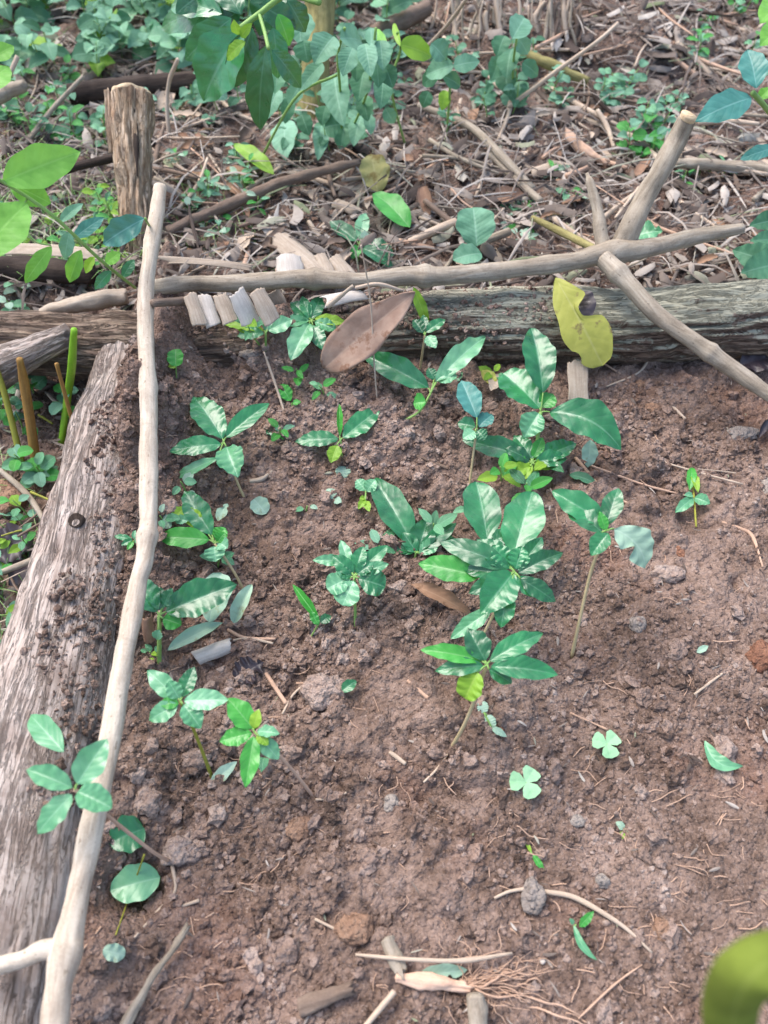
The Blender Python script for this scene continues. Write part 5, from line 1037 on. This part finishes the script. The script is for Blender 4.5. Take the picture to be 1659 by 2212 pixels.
# upright dry roots hanging at the bank
for k in range(44):
    x = rnd.uniform(900, 1250); b0 = G(x, rnd.uniform(70, 130), 0); t0 = over(b0, x+rnd.uniform(-30, 30), rnd.uniform(-40, 20), .2)
    r = rnd.uniform(.0015, .006); o = mk('bank_root', *tube([b0, (b0+t0)/2+Vector((rnd.uniform(-.01, .01), 0, 0)), t0], [r, r, r*.7], 12, 7, wob=.004, seed=k), (bm_ := rnd.choice(('straw', 'twig', 'branch')))); tag(o, 'dry pale root hanging on the top bank', 'root', 'roots hanging on the bank'); AUTO.append((o, ('thick ' if r > .0038 else 'thin ')+dict(straw='pale', twig='brown', branch='grey')[bm_]+' hanging root', x, 60, ''))
GL = 'curled dry leaves in the litter'
for k in range(110):
    x = rnd.uniform(340, 1680); y = rnd.uniform(235, 585)
    if 560 < x < 880 and y < 330: continue
    p = G(x, y, rnd.uniform(.006, .02)); a = rnd.uniform(0, 6.28); L_ = rnd.uniform(.025, .065); t = p+Vector((math.cos(a)*L_, math.sin(a)*L_, rnd.uniform(-.005, .015)))
    g = leaf_geo(p, t, L_*rnd.uniform(.22, .5), (rnd.uniform(-.4, .4), rnd.uniform(-.6, .2), 1), nu=9, nv=3, a=rnd.uniform(.3, .8), b=rnd.uniform(.3, .8), bend=rnd.uniform(-.05, .15), curl=rnd.uniform(.4, 1.5), wave=.08, seed=k)
    mm = rnd.choice(('husk', 'leaf_dead', 'straw', 'husk_brown', 'leaf_dead', 'twig')); o = mk('dry_leaf', *g, mm)
    AUTO.append((o, ('small ' if L_ < .038 else 'large ' if L_ > .053 else '')+dict(husk='cream', leaf_dead='tan', straw='pale', husk_brown='brown', twig='grey brown')[mm]+' curled dry leaf', x, y, ''))
    tag(o, 'curled dry leaf in the litter behind the back log', 'leaf', GL)
def shards(name, n, box, lmin, lmax, wr, mat, lift=.012):
    xs_ = nr.uniform(box[0], box[2], n); ys_ = nr.uniform(box[1], box[3], n)
    z = macro(xs_, ys_)+nr.uniform(.002, lift, n)+.003; a = nr.uniform(0, 2*np.pi, n); L_ = nr.uniform(lmin, lmax, n); W_ = L_*nr.uniform(*wr, n)
    el = nr.normal(0, .16, n); d = np.stack([np.cos(a)*np.cos(el), np.sin(a)*np.cos(el), np.sin(el)], -1); s = np.stack([-np.sin(a), np.cos(a), nr.normal(0, .3, n)], -1)
    u = np.cross(d, s); c = np.stack([xs_, ys_, z], -1); V = np.zeros((n, 12, 3)); cv = nr.uniform(-.25, .35, n)
    for i in range(4):
        t = i/3-.5; wv = [.5, 1, .9, .3][i]
        for j in range(3):
            v = j-1; V[:, i*3+j] = c+d*(L_*t)[:, None]+s*(W_*v*.5*wv)[:, None]-u*((cv*L_*(t*t*4-1)*.5)+(W_*.35*(abs(v))))[:, None]
    f = []
    for i in range(3):
        for j in range(2): f.append([i*3+j, i*3+j+1, i*3+j+4, i*3+j+3])
    F_ = (np.array(f)[None]+(np.arange(n)*12)[:, None, None]).reshape(-1, 4)
    return tag(big_mesh(name, V.reshape(-1, 3), F_, mat), kind='stuff')
shards('leaf_litter', 15000, (-1.1, BACKY+.03, 1.2, 2.9), .012, .06, (.06, .28), 'litter')
shards('leaf_litter', 2600, (-1.1, BACKY+.04, 1.2, 2.9), .02, .06, (.28, .5), 'litter', .03)
shards('fine_straw', 9000, (-1.2, BACKY+.05, 1.3, 2.9), .03, .13, (.012, .05), 'litter', .03)
shards('leaf_litter', 700, (-.62, .1, -.36, .95), .01, .035, (.06, .3), 'litter')
shards('soil_chips', 900, (-.4, -.02, .5, .95), .004, .014, (.06, .3), 'litter', .005)
def blades(name, n, box, hmin, hmax, w_):
    px = nr.uniform(box[0], box[2], n); py = nr.uniform(box[1], box[3], n); V = []; F_ = []
    for k in range(n):
        b = G(px[k], py[k], 0); a = nr.uniform(0, 6.28); h = nr.uniform(hmin, hmax); d = Vector((math.cos(a), math.sin(a), 0)); s = Vector((-d.y, d.x, 0)); o = len(V)
        for i in range(5):
            t = i/4; c = b+Vector((0, 0, h*(t-.45*t*t)))+d*h*.7*t*t; ww = w_*(1-t*.9); V += [c-s*ww, c+s*ww]
        for i in range(4): F_.append((o+2*i, o+2*i+1, o+2*i+3, o+2*i+2))
    tag(big_mesh(name, np.array([v[:] for v in V]), np.array(F_), 'grass'), kind='stuff')
blades('grass_tufts', 420, (-20, 430, 300, 620), .02, .09, .0012)
blades('grass_tufts', 260, (-40, 0, 260, 420), .02, .08, .0012)
blades('grass_tufts', 130, (-20, 1000, 90, 1500), .02, .06, .001)
blades('grass_tufts', 120, (380, 380, 560, 560), .02, .06, .001)
LM = [(285, 300, 'the cut post'), (285, 205, 'the cut post top'), (345, 410, 'the pole top'), (672, 250, 'the mossy trunk foot'), (672, 60, 'the mossy trunk'), (810, 370, 'the yellow tan dead leaf'), (845, 455, 'the dark fresh green leaf'), (545, 345, 'the pale yellow green leaf'),
 (1022, 490, 'the big round ribbed leaf'), (1276, 395, 'the pointed spike'), (1315, 545, 'the branch crossing'), (1420, 390, 'the cut branch arm'), (1487, 255, 'the pale cut arm end'), (1600, 494, 'the forked branch tip'), (1335, 52, 'the long thin stick top'), (1200, 155, 'the long thin stick'), (1092, 175, 'the crooked pale stick'),
 (1570, 360, 'the pale round branch'), (1200, 145, 'the thick mossy stick'), (1080, 335, 'the pale double stick'), (775, 530, 'the small dark seedling'), (630, 560, 'the square husk'), (640, 385, 'the long slanting stick'), (440, 450, 'the long stick foot'), (90, 350, 'the big light green leaf'), (20, 480, 'the second light green leaf'),
 (290, 190, 'the dark shaded log'), (20, 200, 'the blunt branch end'), (362, 220, 'the upright curved stem'), (560, 200, 'the hanging glossy leaf'), (100, 575, 'the dark left log'), (60, 850, 'the brownish cut stem'), (155, 780, 'the bright green stem'), (28, 1090, 'the round brown stone'), (60, 1190, 'the rotten leaves'), (0, 1400, 'the olive stalk'),
 (1120, 61, 'the shaded leafy shrub'), (860, 48, 'the thick brown limb'), (1570, 215, 'the bluish leaves'), (1500, 128, 'the reddish stick'), (1650, 560, 'the broad toothed leaves'), (1260, 325, 'the thick pinkish stick'), (1220, 505, 'the pale green stalk'), (960, 495, 'the pale middle stick'), (450, 110, 'the big glossy leaves'), (30, 60, 'the top left corner'), (180, 60, 'the left third of the top edge'), (1500, 10, 'the right third of the top edge'), (1020, 30, 'the hanging bank roots'), (40, 700, 'the left end of the back log')]
lab = {}
for o, ph, px, py, old in AUTO:
    best = min(LM, key=lambda q: math.hypot(q[0]-px, (q[1]-py)*1.2)); dx, dy = px-best[0], py-best[1]; dd = math.hypot(dx, dy)
    if py < -15: wd = 'beyond the top edge,'+(' left' if px < 550 else ' middle' if px < 1100 else ' right')+' part,'; ph = ph.replace(' lying level', '').replace(' leaved', ' leaf'); tx = ph+' past the top edge beyond '+best[2]
    else:
        wd = ('right of' if dx > 0 else 'left of') if abs(dx) > abs(dy) else ('below' if dy > 0 else 'above')
        tx = ph+(' just ' if dd < 35 else ' well ' if dd > 95 else ' ')+wd+' '+best[2]
    lab.setdefault(tx, []).append((px, o))
for tx, L in lab.items():
    L.sort(key=lambda q: q[0]); m = len(L)
    for i, (px, o) in enumerate(L):
        if m == 1: o['label'] = tx
        elif m == 2: o['label'] = tx+(', the left one', ', the right one')[i]
        elif m == 3: o['label'] = tx+(', leftmost', ', middle', ', rightmost')[i]
        else: o['label'] = tx+', '+('leftmost', 'second from left', 'third from left', 'fourth from left', 'fifth from left', 'sixth from left', 'seventh from left')[min(i, 6)]
for o, *_ in AUTO:
    if len(o['label'].split()) > 16:
        t_ = o['label'].replace('left third of the ', 'left ').replace('right third of the ', 'right ').replace(' slanting', '').replace(' curled dry', ' dry').replace(' from left', '').replace('just ', ''); o['label'] = t_
print('objects', len(bpy.data.objects))
